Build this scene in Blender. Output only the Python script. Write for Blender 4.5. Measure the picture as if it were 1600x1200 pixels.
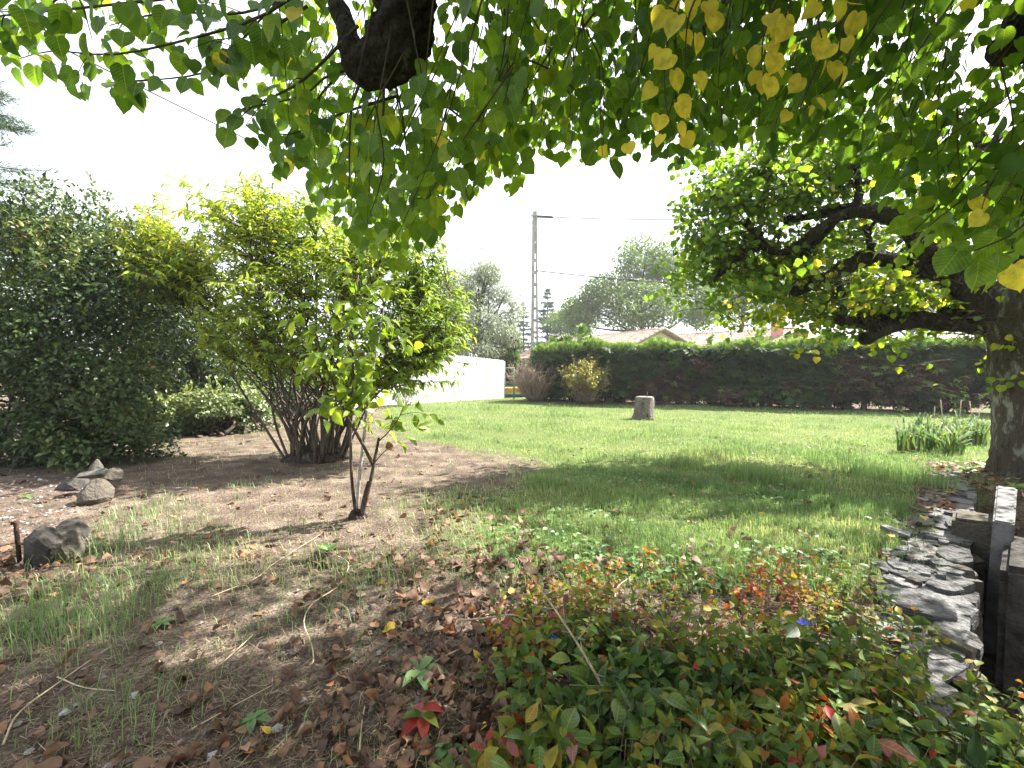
import bpy, bmesh, math, random
import numpy as np
from mathutils import Matrix, Vector, noise as mnoise
R = math.radians
rng = np.random.default_rng(7)
random.seed(7)
S = bpy.context.scene
for o in list(bpy.data.objects):
    bpy.data.objects.remove(o)

# ------------------------------------------------------------------ camera, sky, sun, exposure
CH, F, HORIZ = 1.5, 700.0, 570.0
PITCH = math.atan((600 - HORIZ) / F)
cam = bpy.data.objects.new('camera', bpy.data.cameras.new('camera'))
S.collection.objects.link(cam)
cam.location = (0, 0, CH)
cam.rotation_euler = (R(90) - PITCH, 0, 0)
cam.data.sensor_width = 36.0
cam.data.lens = 36.0 * F / 1600.0
cam.data.clip_start = 0.05
cam.data.clip_end = 2000
S.camera = cam

SUN_AZ, SUN_EL = R(68), R(47)          # azimuth to the right of the view direction
sun = bpy.data.objects.new('sun', bpy.data.lights.new('sun', 'SUN'))
S.collection.objects.link(sun)
sd = Vector((math.sin(SUN_AZ) * math.cos(SUN_EL), math.cos(SUN_AZ) * math.cos(SUN_EL), math.sin(SUN_EL)))
sun.rotation_euler = sd.to_track_quat('Z', 'Y').to_euler()
sun.data.energy = 5.0
sun.data.angle = R(0.6)
sun.data.color = (1.0, 0.95, 0.87)

W = bpy.data.worlds.new('World')
S.world = W
W.use_nodes = True
nt = W.node_tree
nt.nodes.clear()
sky = nt.nodes.new('ShaderNodeTexSky')
sky.sky_type = 'NISHITA'
sky.sun_disc = False
sky.sun_elevation = SUN_EL
sky.sun_rotation = SUN_AZ
sky.air_density = 1.0
sky.dust_density = 4.0
sky.ozone_density = 1.0
veil = nt.nodes.new('ShaderNodeMixRGB')           # thin even white cloud over the whole sky
veil.inputs[0].default_value = 0.72
veil.inputs[2].default_value = (3.7, 3.78, 3.9, 1)
bg = nt.nodes.new('ShaderNodeBackground')
bg.inputs[1].default_value = 0.12
wo = nt.nodes.new('ShaderNodeOutputWorld')
nt.links.new(sky.outputs[0], veil.inputs[1])
nt.links.new(veil.outputs[0], bg.inputs[0])
nt.links.new(bg.outputs[0], wo.inputs[0])

S.view_settings.view_transform = 'Standard'
S.view_settings.look = 'None'
S.view_settings.exposure = 2.25
S.view_settings.gamma = 1.0
S.view_settings.use_curve_mapping = False
HAZE = 0.001
S.render.engine = 'CYCLES'
S.cycles.max_bounces = 8
S.cycles.transmission_bounces = 6
S.cycles.diffuse_bounces = 4

# ------------------------------------------------------------------ pixel <-> world helpers (placing things where they stand)
cp, sp = math.cos(PITCH), math.sin(PITCH)

def ray(px, py):
    u = (np.asarray(px, float) - 800) / F
    v = (600 - np.asarray(py, float)) / F
    return np.stack([u, cp + v * sp, -sp + v * cp], -1)

def at(px, py, d):
    r = ray(px, py)
    return r * (np.asarray(d, float) / r[..., 1])[..., None] + np.array([0, 0, CH])

def gnd(px, py, z=0.0):
    r = ray(px, py)
    return r * ((z - CH) / r[..., 2])[..., None] + np.array([0, 0, CH])

def proj(P):
    P = np.asarray(P, float) - np.array([0, 0, CH])
    yc = P[..., 1] * cp - P[..., 2] * sp
    zc = P[..., 1] * sp + P[..., 2] * cp
    ycs = np.where(yc > 0.02, yc, 0.02)
    return 800 + F * P[..., 0] / ycs, 600 - F * zc / ycs, yc

def nrm(a):
    return a / (np.linalg.norm(a, axis=-1, keepdims=True) + 1e-12)

def rv(n):
    return nrm(rng.normal(size=(n, 3)))

def pnoise(P, s, seed=0.0):
    """cheap smooth value noise in about -1..1, vectorised (sum of rotated sines)"""
    P = np.asarray(P, float) * s + seed
    x, y, z = P[..., 0], P[..., 1], P[..., 2]
    a = np.sin(1.7 * x + 2.1 * np.sin(0.9 * y + 1.3 * z)) + np.sin(2.3 * y + 1.9 * np.sin(1.1 * z + 0.7 * x)) + np.sin(1.9 * z + 2.2 * np.sin(0.8 * x + 1.2 * y))
    return a / 3.0

def inpoly(px, py, poly):
    c = np.zeros(px.shape, bool)
    n = len(poly)
    for i in range(n):
        x1, y1 = poly[i]
        x2, y2 = poly[(i + 1) % n]
        if y1 == y2:
            continue
        k = ((y1 > py) != (y2 > py)) & (px < (x2 - x1) * (py - y1) / (y2 - y1) + x1)
        c ^= k
    return c

# ------------------------------------------------------------------ mesh helpers
class MB:
    def __init__(self):
        self.v, self.f, self.r, self.n = [], [], [], 0
    def add(self, V, faces, rnd=0.0):
        V = np.asarray(V, np.float32).reshape(-1, 3)
        for fa in faces:
            self.f.append(np.asarray(fa, np.int64) + self.n)
        self.v.append(V)
        self.r.append(np.broadcast_to(np.asarray(rnd, np.float32), (len(V),)))
        self.n += len(V)
    def mesh(self, name, mat=None, smooth=True):
        me = bpy.data.meshes.new(name)
        V = np.concatenate(self.v)
        loops = np.concatenate([f.ravel() for f in self.f])
        tot = np.concatenate([np.full(len(f), f.shape[1]) for f in self.f])
        start = np.concatenate([[0], np.cumsum(tot)[:-1]])
        me.vertices.add(len(V)); me.vertices.foreach_set('co', V.ravel())
        me.loops.add(len(loops)); me.loops.foreach_set('vertex_index', loops.astype(np.int32))
        me.polygons.add(len(tot)); me.polygons.foreach_set('loop_start', start.astype(np.int32))
        me.polygons.foreach_set('loop_total', tot.astype(np.int32))
        me.polygons.foreach_set('use_smooth', np.full(len(tot), smooth))
        a = me.attributes.new('rnd', 'FLOAT', 'POINT')
        a.data.foreach_set('value', np.concatenate(self.r).astype(np.float32))
        me.update(calc_edges=True)
        if mat: me.materials.append(mat)
        return me

COL = S.collection
def tag(o, label=None, cat=None, group=None, kind=None):
    if label: o['label'] = label
    if cat: o['category'] = cat
    if group: o['group'] = group
    if kind: o['kind'] = kind
    return o
def root(name, loc, label, cat, group=None):
    o = bpy.data.objects.new(name, None)
    o.location = tuple(float(c) for c in loc)
    o.empty_display_size = 0.2
    COL.objects.link(o)
    return tag(o, label, cat, group)
def link(name, me, parent=None, kind=None, mat=None):
    o = bpy.data.objects.new(name, me)
    COL.objects.link(o)
    if mat is not None and not me.materials: me.materials.append(mat)
    if parent is not None:
        o.parent = parent
        if parent.parent is None:
            o.matrix_parent_inverse = Matrix.Translation(-Vector(parent.location))
    if kind: o['kind'] = kind
    return o
def copy_tree(o, parent=None):
    c = o.copy(); COL.objects.link(c)
    if parent is not None: c.parent = parent
    for ch in o.children: copy_tree(ch, c)
    return c

def catmull(ctrl, n):
    C = np.asarray(ctrl, float)
    if len(C) == 2:
        t = np.linspace(0, 1, n)[:, None]
        return C[0] * (1 - t) + C[1] * t
    C = np.vstack([2 * C[0] - C[1], C, 2 * C[-1] - C[-2]])
    m = len(C) - 3
    out = []
    for t in np.linspace(0, m - 1e-6, n):
        i = int(t); u = t - i
        p0, p1, p2, p3 = C[i:i + 4]
        out.append(0.5 * (2 * p1 + (p2 - p0) * u + (2 * p0 - 5 * p1 + 4 * p2 - p3) * u * u + (3 * p1 - p0 - 3 * p2 + p3) * u ** 3))
    return np.array(out)

def tube(b, pts, rad, sides=6, rnd=0.0, lump=0.0, lscale=6.0, cap=True):
    P = np.asarray(pts, float); n = len(P)
    rad = np.broadcast_to(np.asarray(rad, float), (n,))
    T = nrm(np.gradient(P, axis=0))
    N1 = np.zeros((n, 3))
    a = np.array([0, 0, 1.0]) if abs(T[0, 2]) < 0.9 else np.array([1.0, 0, 0])
    v = np.cross(T[0], a); v /= np.linalg.norm(v)
    for i in range(n):
        v = v - T[i] * np.dot(v, T[i]); v /= (np.linalg.norm(v) + 1e-9)
        N1[i] = v
    N2 = np.cross(T, N1)
    th = np.linspace(0, 2 * np.pi, sides, endpoint=False)
    dirs = N1[:, None] * np.cos(th)[None, :, None] + N2[:, None] * np.sin(th)[None, :, None]
    rr = rad[:, None] * np.ones(sides)[None]
    V = P[:, None] + dirs * rr[..., None]
    if lump:
        k = 1 + lump * (pnoise(V, lscale) + 0.55 * pnoise(V, lscale * 2.7, 3.1) + 0.3 * pnoise(V, lscale * 6.5, 9.1))
        V = P[:, None] + dirs * (rr * k)[..., None]
    V = V.reshape(-1, 3)
    i = np.arange(n - 1)[:, None] * sides; j = np.arange(sides)[None]; k = (j + 1) % sides
    Q = np.stack([i + j, i + k, i + sides + k, i + sides + j], -1).reshape(-1, 4)
    faces = [Q]
    if cap:
        V = np.vstack([V, P[0], P[-1] + T[-1] * rad[-1] * 0.3])
        c0, c1 = n * sides, n * sides + 1
        jj = np.arange(sides); kk = (jj + 1) % sides
        faces.append(np.stack([kk, jj, np.full(sides, c0)], -1))
        e = (n - 1) * sides
        faces.append(np.stack([e + jj, e + kk, np.full(sides, c1)], -1))
    b.add(V, faces, rnd)

# leaf templates: u along the leaf, v across, w out of its plane
def outline_leaf(us, hs, fold=0.25, droop=0.25, serr=0.0, stalk=0.0):
    us = np.array(us); hs = np.array(hs); n = len(us)
    V, Fq = [], []
    for i in range(n):
        h = hs[i]; w0 = -droop * us[i] ** 2
        s = 1 + (serr if i % 2 else -serr)
        V += [(us[i], 0, w0), (us[i], h * s, w0 + fold * h), (us[i], -h * s, w0 + fold * h)]
    V = np.array(V); V[:, 0] += stalk
    for i in range(n - 1):
        a, c = 3 * i, 3 * i + 3
        Fq.append((a, c, c + 1, a + 1)); Fq.append((a, a + 2, c + 2, c))
    return V, [np.array(Fq)]
def heart(hi):
    if hi:
        out = [(0.03, 0.0), (-0.07, 0.14), (-0.05, 0.3), (0.06, 0.41), (0.2, 0.5), (0.38, 0.535), (0.54, 0.505), (0.68, 0.42), (0.79, 0.31), (0.88, 0.18), (0.94, 0.07), (1.06, 0.0)]
    else:
        out = [(0.03, 0.0), (-0.06, 0.22), (0.12, 0.46), (0.38, 0.53), (0.66, 0.42), (0.88, 0.17), (1.04, 0.0)]
    V = []; n = len(out)
    for i, (u, v) in enumerate(out):
        s = 1.0 + (0.035 if i % 2 and hi else 0)
        V.append((u, v * s, 0.14 * v - 0.2 * u * u))
    for i, (u, v) in enumerate(out[1:-1], 1):
        s = 1.0 - (0.03 if i % 2 and hi else 0)
        V.append((u, -v * s, 0.14 * v - 0.2 * u * u))
    mid = [0.3, 0.65]
    m0 = len(V)
    for u in mid: V.append((u, 0, -0.2 * u * u))
    Fc = []
    R_ = list(range(n)); L_ = [0] + list(range(n, n + n - 2)) + [n - 1]
    for side, s in ((R_, 1), (L_, -1)):
        for i in range(n - 1):
            um = (out[i][0] + out[i + 1][0]) / 2
            m = m0 if um < 0.48 else m0 + 1
            a, c = side[i], side[i + 1]
            Fc.append((m, c, a) if s > 0 else (m, a, c))
            um2 = (out[i + 1][0] + out[min(i + 2, n - 1)][0]) / 2
            if m == m0 and (um2 >= 0.48) and i + 1 < n - 1:
                Fc.append((m0, m0 + 1, c) if s > 0 else (m0, c, m0 + 1))
    return np.array(V, float), [np.array(Fc)]
HEART_HI, HEART_LO = heart(True), heart(False)
LANCE = outline_leaf([0, 0.3, 0.62, 1.0], [0.02, 0.15, 0.12, 0.0], 0.35, 0.3)
OVATE = outline_leaf([0, 0.28, 0.6, 1.0], [0.03, 0.25, 0.24, 0.0], 0.3, 0.2)
OVATE_HI = outline_leaf([0, 0.12, 0.3, 0.5, 0.7, 0.88, 1.0], [0.015, 0.13, 0.25, 0.29, 0.22, 0.09, 0.0], 0.3, 0.28)
QUAD = (np.array([(0, 0, 0), (0.5, 0.3, 0.06), (1, 0, -0.08), (0.5, -0.3, 0.06)], float), [np.array([(0, 2, 1), (0, 3, 2)])])
NEEDLE = (np.array([(0, 0.05, 0), (0, -0.05, 0), (0.6, 0.04, 0.02), (0.6, -0.04, 0.02), (1, 0, -0.03)], float), [np.array([(0, 1, 3, 2)]), np.array([(2, 3, 4)])])

def frames(D, N):
    D = nrm(D); Sd = nrm(np.cross(N, D)); N = np.cross(D, Sd)
    return D, Sd, N
def place(b, tmpl, pos, D, N, size, rnd, curl=None, wid=None):
    TV, TF = tmpl
    pos = np.asarray(pos); n = len(pos)
    if n == 0: return
    D, Sd, N = frames(D, N)
    size = np.broadcast_to(size, (n,)); rnd = np.broadcast_to(rnd, (n,))
    curl = np.ones(n) if curl is None else curl
    wid = np.ones(n) if wid is None else np.broadcast_to(wid, (n,))
    V = (pos[:, None] + size[:, None, None] * (TV[None, :, 0, None] * D[:, None] + wid[:, None, None] * TV[None, :, 1, None] * Sd[:, None]
         + curl[:, None, None] * TV[None, :, 2, None] * N[:, None]))
    m = len(TV)
    faces = [(f[None] + (np.arange(n) * m)[:, None, None]).reshape(-1, f.shape[1]) for f in TF]
    b.add(V.reshape(-1, 3), faces, np.repeat(rnd, m))

_tm = {}
def leaf_mesh(key, tmpl, mat, curl):
    k = (key, mat.name, curl)
    if k not in _tm:
        b = MB(); V = tmpl[0].copy(); V[:, 2] *= curl
        b.add(V, tmpl[1], 0.0)
        _tm[k] = b.mesh(key, mat)
    return _tm[k]
def leaf_cloud(parent, key, hi, lo, mat, pos, D, N, size, rnd, nsep=300, part='leaf', stuff='leaves', curl=None, near=None):
    """The leaves that show largest become parts of their own, the rest one part of kind stuff."""
    n = len(pos)
    size = np.broadcast_to(size, (n,)); rnd = np.broadcast_to(rnd, (n,))
    curl = np.ones(n) if curl is None else curl
    px, py, d = proj(pos)
    vis = (px > 10) & (px < 1590) & (py > 12) & (py < 1190) & (d > 0.2)
    score = np.where(vis, size / np.maximum(d, 0.2), 0)
    order = np.argsort(-score)
    sep = order[:nsep]; sep = sep[score[sep] > 0]
    rest = np.setdiff1d(np.arange(n), sep)
    D_, S_, N_ = frames(np.asarray(D, float), np.asarray(N, float))
    for i in sep:
        c = (0.5, 1.0, 1.6)[int(np.digitize(curl[i], (0.75, 1.3)))]
        o = link(part, leaf_mesh(key, hi, near or mat, c), parent)
        M = Matrix([[D_[i][k] * size[i], S_[i][k] * size[i], N_[i][k] * size[i], pos[i][k]] for k in range(3)] + [[0, 0, 0, 1]])
        o.matrix_basis = M
        o['rnd'] = float(rnd[i])
    if len(rest):
        b = MB()
        place(b, lo, pos[rest], D_[rest], N_[rest], size[rest], rnd[rest], curl[rest])
        link(stuff, b.mesh(stuff, mat), parent, kind='stuff')

# ------------------------------------------------------------------ materials
def newmat(name):
    m = bpy.data.materials.new(name); m.use_nodes = True
    nt = m.node_tree; nt.nodes.clear()
    return m, nt
def ramp(nt, stops):
    r = nt.nodes.new('ShaderNodeValToRGB')
    e = r.color_ramp.elements
    while len(e) < len(stops): e.new(0.5)
    for k, (p, c) in enumerate(stops):
        e[k].position = p; e[k].color = (*c, 1)
    return r
def rnd_node(nt):
    a = nt.nodes.new('ShaderNodeAttribute'); a.attribute_name = 'rnd'
    b = nt.nodes.new('ShaderNodeAttribute'); b.attribute_type = 'OBJECT'; b.attribute_name = 'rnd'
    s = nt.nodes.new('ShaderNodeMath'); s.operation = 'ADD'
    nt.links.new(a.outputs['Fac'], s.inputs[0]); nt.links.new(b.outputs['Fac'], s.inputs[1])
    return s
def leafmat(name, stops, trans=0.4, tcol=(1.5, 1.45, 0.7), rough=0.45, spec=0.35, mott=12.0, veins=False):
    m, nt = newmat(name); L = nt.links.new
    s = rnd_node(nt); r = ramp(nt, stops); L(s.outputs[0], r.inputs[0])
    tc = nt.nodes.new('ShaderNodeTexCoord')
    nz = nt.nodes.new('ShaderNodeTexNoise'); nz.inputs['Scale'].default_value = mott; nz.inputs['Detail'].default_value = 3
    g = nt.nodes.new('ShaderNodeNewGeometry'); L(g.outputs['Position'], nz.inputs['Vector'])
    mp = nt.nodes.new('ShaderNodeMapRange'); mp.inputs[1].default_value = 0.3; mp.inputs[2].default_value = 0.7
    mp.inputs[3].default_value = 0.72; mp.inputs[4].default_value = 1.25
    L(nz.outputs['Fac'], mp.inputs[0])
    mul = nt.nodes.new('ShaderNodeVectorMath'); mul.operation = 'SCALE'
    L(r.outputs[0], mul.inputs[0]); L(mp.outputs[0], mul.inputs['Scale'])
    p = nt.nodes.new('ShaderNodeBsdfPrincipled')
    p.inputs['Roughness'].default_value = rough; p.inputs['Specular IOR Level'].default_value = spec
    if veins:                                        # pale midrib and side veins in the leaf's own coordinates
        def mth(op, a, b=None, c=None):
            q = nt.nodes.new('ShaderNodeMath'); q.operation = op
            for k, v in enumerate((a, b, c)):
                if v is None: continue
                if isinstance(v, (int, float)): q.inputs[k].default_value = v
                else: L(v, q.inputs[k])
            return q.outputs[0]
        sx = nt.nodes.new('ShaderNodeSeparateXYZ'); L(tc.outputs['Object'], sx.inputs[0])
        av = mth('ABSOLUTE', sx.outputs['Y'])
        mid = mth('LESS_THAN', av, 0.016)
        wv = mth('SINE', mth('MULTIPLY', mth('MULTIPLY_ADD', av, -0.8, sx.outputs['X']), 44.0))
        side = mth('MULTIPLY', mth('GREATER_THAN', wv, 0.86), 0.6)
        vn = mth('MAXIMUM', mid, side)
        vm = nt.nodes.new('ShaderNodeMixRGB'); vm.blend_type = 'SCREEN'; vm.inputs[2].default_value = (.11, .14, .05, 1)
        L(vn, vm.inputs[0]); L(mul.outputs[0], vm.inputs[1])
        class _O: pass
        mul = _O(); mul.outputs = [vm.outputs[0]]
    L(mul.outputs[0], p.inputs['Base Color'])
    t = nt.nodes.new('ShaderNodeBsdfTranslucent')
    tm = nt.nodes.new('ShaderNodeVectorMath'); tm.operation = 'MULTIPLY'; tm.inputs[1].default_value = tcol
    L(mul.outputs[0], tm.inputs[0]); L(tm.outputs[0], t.inputs[0])
    mx = nt.nodes.new('ShaderNodeMixShader'); mx.inputs[0].default_value = trans
    L(p.outputs[0], mx.inputs[1]); L(t.outputs[0], mx.inputs[2])
    o = nt.nodes.new('ShaderNodeOutputMaterial'); L(mx.outputs[0], o.inputs[0])
    return m
def solid(name, c1, c2, scale=8.0, rough=0.85, bump=0.3, bscale=None, c3=None, stretch=(1, 1, 1), spec=0.3, lo=0.35, hi=0.65, bdist=0.02, var=0.0):
    m, nt = newmat(name); L = nt.links.new
    tc = nt.nodes.new('ShaderNodeTexCoord'); mp = nt.nodes.new('ShaderNodeMapping'); mp.inputs['Scale'].default_value = stretch
    g = nt.nodes.new('ShaderNodeNewGeometry')
    L(g.outputs['Position'], mp.inputs[0])
    n1 = nt.nodes.new('ShaderNodeTexNoise'); n1.inputs['Scale'].default_value = scale; n1.inputs['Detail'].default_value = 8; n1.inputs['Roughness'].default_value = 0.65
    L(mp.outputs[0], n1.inputs['Vector'])
    st = [(lo, c1), (hi, c2)] if c3 is None else [(lo, c1), ((lo + hi) / 2, c2), (hi - 0.02, c2), (hi + 0.1, c3)]
    r = ramp(nt, st); L(n1.outputs['Fac'], r.inputs[0])
    p = nt.nodes.new('ShaderNodeBsdfPrincipled'); p.inputs['Roughness'].default_value = rough; p.inputs['Specular IOR Level'].default_value = spec
    if var:                                          # every stone has its own tone
        oi = nt.nodes.new('ShaderNodeObjectInfo'); mv = nt.nodes.new('ShaderNodeMapRange'); mv.inputs[3].default_value = 1 - var; mv.inputs[4].default_value = 1 + var
        L(oi.outputs['Random'], mv.inputs[0]); sc = nt.nodes.new('ShaderNodeVectorMath'); sc.operation = 'SCALE'; L(r.outputs[0], sc.inputs[0]); L(mv.outputs[0], sc.inputs['Scale'])
        L(sc.outputs[0], p.inputs['Base Color'])
    else: L(r.outputs[0], p.inputs['Base Color'])
    n2 = nt.nodes.new('ShaderNodeTexNoise'); n2.inputs['Scale'].default_value = bscale or scale * 4; n2.inputs['Detail'].default_value = 8
    L(mp.outputs[0], n2.inputs['Vector'])
    b = nt.nodes.new('ShaderNodeBump'); b.inputs['Strength'].default_value = bump; b.inputs['Distance'].default_value = bdist
    L(n2.outputs['Fac'], b.inputs['Height']); L(b.outputs[0], p.inputs['Normal'])
    o = nt.nodes.new('ShaderNodeOutputMaterial'); L(p.outputs[0], o.inputs[0])
    return m
def varmat(name, stops, rough=0.8, spec=0.2):
    m, nt = newmat(name); L = nt.links.new
    s = rnd_node(nt); r = ramp(nt, stops); L(s.outputs[0], r.inputs[0])
    p = nt.nodes.new('ShaderNodeBsdfPrincipled'); p.inputs['Roughness'].default_value = rough; p.inputs['Specular IOR Level'].default_value = spec
    L(r.outputs[0], p.inputs['Base Color'])
    o = nt.nodes.new('ShaderNodeOutputMaterial'); L(p.outputs[0], o.inputs[0])
    return m

M = {}
M['linden'] = leafmat('linden_leaf', [(0.0, (0.04, 0.095, 0.018)), (0.35, (0.075, 0.155, 0.022)), (0.7, (0.14, 0.23, 0.025)), (0.86, (0.24, 0.29, 0.03)), (0.93, (0.6, 0.52, 0.1)), (1.0, (0.62, 0.45, 0.1))], 0.55, (2.1, 1.9, 0.6), rough=0.42)
M['linden_near'] = leafmat('linden_leaf_veined', [(0.0, (0.04, 0.095, 0.018)), (0.35, (0.075, 0.155, 0.022)), (0.7, (0.14, 0.23, 0.025)), (0.86, (0.24, 0.29, 0.03)), (0.93, (0.6, 0.52, 0.1)), (1.0, (0.62, 0.45, 0.1))], 0.55, (2.1, 1.9, 0.6), rough=0.42, veins=True, mott=30)
M['shrub'] = leafmat('shrub_leaf', [(0.0, (0.07, 0.135, 0.025)), (0.4, (0.15, 0.235, 0.03)), (0.75, (0.28, 0.34, 0.04)), (0.92, (0.42, 0.4, 0.05)), (1.0, (0.42, 0.24, 0.07))], 0.5, (1.8, 1.7, 0.6), rough=0.4)
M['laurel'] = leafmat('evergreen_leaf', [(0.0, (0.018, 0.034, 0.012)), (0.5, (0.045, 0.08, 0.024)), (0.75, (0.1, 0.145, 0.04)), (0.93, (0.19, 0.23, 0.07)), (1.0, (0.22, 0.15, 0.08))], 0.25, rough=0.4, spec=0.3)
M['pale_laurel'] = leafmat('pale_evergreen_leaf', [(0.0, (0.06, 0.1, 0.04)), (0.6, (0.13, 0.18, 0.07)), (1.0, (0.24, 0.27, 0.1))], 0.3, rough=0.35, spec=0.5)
M['cypress'] = leafmat('cypress_spray', [(0.0, (0.02, 0.042, 0.013)), (0.3, (0.055, 0.1, 0.026)), (0.4, (0.07, 0.12, 0.03)), (0.5, (0.13, 0.21, 0.055)), (0.62, (0.27, 0.4, 0.11)), (0.7, (0.075, 0.05, 0.035)), (0.85, (0.1, 0.06, 0.045)), (1.0, (0.14, 0.075, 0.05))], 0.25, rough=0.6, spec=0.2)
M['oak'] = leafmat('oak_leaf', [(0.0, (0.045, 0.085, 0.02)), (0.6, (0.1, 0.17, 0.035)), (1.0, (0.2, 0.26, 0.05))], 0.48, rough=0.5)
M['olive'] = leafmat('olive_leaf', [(0.0, (0.15, 0.18, 0.11)), (0.6, (0.28, 0.32, 0.22)), (1.0, (0.42, 0.45, 0.35))], 0.35, (1.1, 1.1, 0.9), rough=0.5)
M['conifer'] = leafmat('conifer_needle', [(0.0, (0.035, 0.065, 0.045)), (1.0, (0.09, 0.14, 0.09))], 0.15, rough=0.6)
M['redbush'] = leafmat('russet_leaf', [(0.0, (0.12, 0.07, 0.05)), (0.5, (0.22, 0.13, 0.08)), (0.8, (0.25, 0.22, 0.06)), (1.0, (0.16, 0.2, 0.05))], 0.3)
M['goldbush'] = leafmat('gold_leaf', [(0.0, (0.12, 0.15, 0.04)), (0.5, (0.25, 0.27, 0.07)), (0.8, (0.38, 0.33, 0.09)), (1.0, (0.4, 0.22, 0.07))], 0.35)
M['iris'] = leafmat('iris_blade', [(0.0, (0.055, 0.11, 0.04)), (0.6, (0.1, 0.165, 0.065)), (0.85, (0.2, 0.24, 0.08)), (1.0, (0.36, 0.3, 0.14))], 0.4, (1.3, 1.3, 0.8), rough=0.6, spec=0.12)
M['plumbago'] = leafmat('ground_cover_leaf', [(0.0, (0.035, 0.075, 0.02)), (0.3, (0.075, 0.135, 0.028)), (0.5, (0.16, 0.2, 0.03)), (0.66, (0.27, 0.2, 0.03)), (0.8, (0.3, 0.09, 0.03)), (0.93, (0.28, 0.03, 0.025)), (1.0, (0.3, 0.12, 0.12))], 0.35, rough=0.5, spec=0.22, mott=25)
M['plumbago_near'] = leafmat('ground_cover_leaf_veined', [(0.0, (0.035, 0.075, 0.02)), (0.3, (0.075, 0.135, 0.028)), (0.5, (0.16, 0.2, 0.03)), (0.66, (0.27, 0.2, 0.03)), (0.8, (0.3, 0.09, 0.03)), (0.93, (0.28, 0.03, 0.025)), (1.0, (0.3, 0.12, 0.12))], 0.35, rough=0.38, spec=0.35, mott=25, veins=True)
M['weed'] = leafmat('weed_leaf', [(0.0, (0.08, 0.17, 0.05)), (1.0, (0.17, 0.26, 0.1))], 0.3)
M['grass'] = leafmat('grass_blade', [(0.0, (0.1, 0.185, 0.065)), (0.4, (0.2, 0.295, 0.115)), (0.7, (0.33, 0.39, 0.18)), (0.9, (0.42, 0.4, 0.2)), (1.0, (0.52, 0.45, 0.29))], 0.4, (1.25, 1.25, 0.8), rough=0.5, mott=2.0)
M['dead'] = leafmat('dead_leaf', [(0.0, (0.05, 0.03, 0.022)), (0.4, (0.13, 0.075, 0.05)), (0.68, (0.21, 0.115, 0.07)), (0.78, (0.3, 0.13, 0.05)), (0.86, (0.34, 0.24, 0.17)), (0.93, (0.55, 0.38, 0.05)), (1.0, (0.6, 0.42, 0.06))], 0.2, (1.2, 1.0, 0.7), rough=0.6, mott=35)
M['straw'] = varmat('straw', [(0.0, (0.06, 0.04, 0.03)), (0.5, (0.16, 0.11, 0.08)), (1.0, (0.38, 0.3, 0.21))])
M['pebble'] = varmat('pebble', [(0.0, (0.05, 0.04, 0.035)), (0.6, (0.14, 0.12, 0.11)), (1.0, (0.38, 0.35, 0.35))], 0.7)
M['bark'] = solid('linden_bark', (0.012, 0.0095, 0.008), (0.042, 0.034, 0.029), 9, 0.95, 1.0, 28, (0.17, 0.17, 0.15), (1, 1, 0.5), 0.15, 0.35, 0.62, 0.09)
M['lichen_bark'] = solid('lichen_bark', (0.025, 0.019, 0.016), (0.075, 0.062, 0.05), 9, 0.95, 1.0, 22, (0.26, 0.26, 0.23), (1, 1, 0.35), 0.12, 0.34, 0.55, 0.05)
M['stem'] = solid('shrub_stem', (0.032, 0.023, 0.018), (0.11, 0.084, 0.062), 14, 0.9, 0.6, 50, None, (1, 1, 0.3))
M['palestem'] = solid('pale_stem', (0.17, 0.15, 0.14), (0.42, 0.39, 0.37), 16, 0.8, 0.4, 60, None, (1, 1, 0.6))
M['twig'] = solid('twig', (0.035, 0.025, 0.018), (0.1, 0.07, 0.045), 20, 0.85, 0.2)
M['greytwig'] = solid('grey_pink_twig', (0.2, 0.14, 0.12), (0.42, 0.32, 0.28), 20, 0.85, 0.2)
M['redtwig'] = solid('red_twig', (0.12, 0.07, 0.06), (0.3, 0.19, 0.15), 20, 0.85, 0.2)
M['stalk'] = solid('dry_stalk', (0.25, 0.19, 0.12), (0.5, 0.42, 0.3), 20, 0.8, 0.2)
M['rock'] = solid('grey_rock', (0.035, 0.031, 0.025), (0.095, 0.084, 0.068), 7, 0.95, 0.9, 30, (0.15, 0.12, 0.05), (1, 1, 1), 0.2, 0.3, 0.62, 0.03)
M['palerock'] = solid('pale_rock', (0.06, 0.056, 0.048), (0.13, 0.122, 0.108), 9, 0.95, 0.6, 30)
M['schist'] = solid('flat_stone', (0.032, 0.031, 0.031), (0.14, 0.139, 0.14), 7, 0.9, 1.0, 30, (0.2, 0.19, 0.17), (1, 1, 3), 0.2, 0.3, 0.62, 0.04, 0.45)
M['darkrock'] = solid('dark_rock', (0.02, 0.018, 0.016), (0.07, 0.064, 0.058), 9, 0.95, 0.9, 35)
M['concrete'] = solid('concrete', (0.08, 0.079, 0.08), (0.18, 0.178, 0.18), 5, 0.9, 0.4, 45)
M['poleconc'] = solid('pole_concrete', (0.24, 0.23, 0.22), (0.38, 0.36, 0.345), 3, 0.9, 0.3, 30)
M['stump'] = solid('stump_bark', (0.06, 0.052, 0.044), (0.19, 0.17, 0.145), 11, 0.95, 1.0, 30, (0.33, 0.32, 0.3), (1, 1, 0.6), 0.15, 0.35, 0.6, 0.12)
M['stumptop'] = solid('cut_wood', (0.13, 0.11, 0.09), (0.27, 0.235, 0.2), 12, 0.9, 0.5, 40)
M['whitewood'] = varmat('white_reed', [(0.0, (0.2, 0.185, 0.16)), (0.3, (0.6, 0.58, 0.54)), (0.5, (0.76, 0.75, 0.73)), (1.0, (0.86, 0.86, 0.86))], 0.7)
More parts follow.
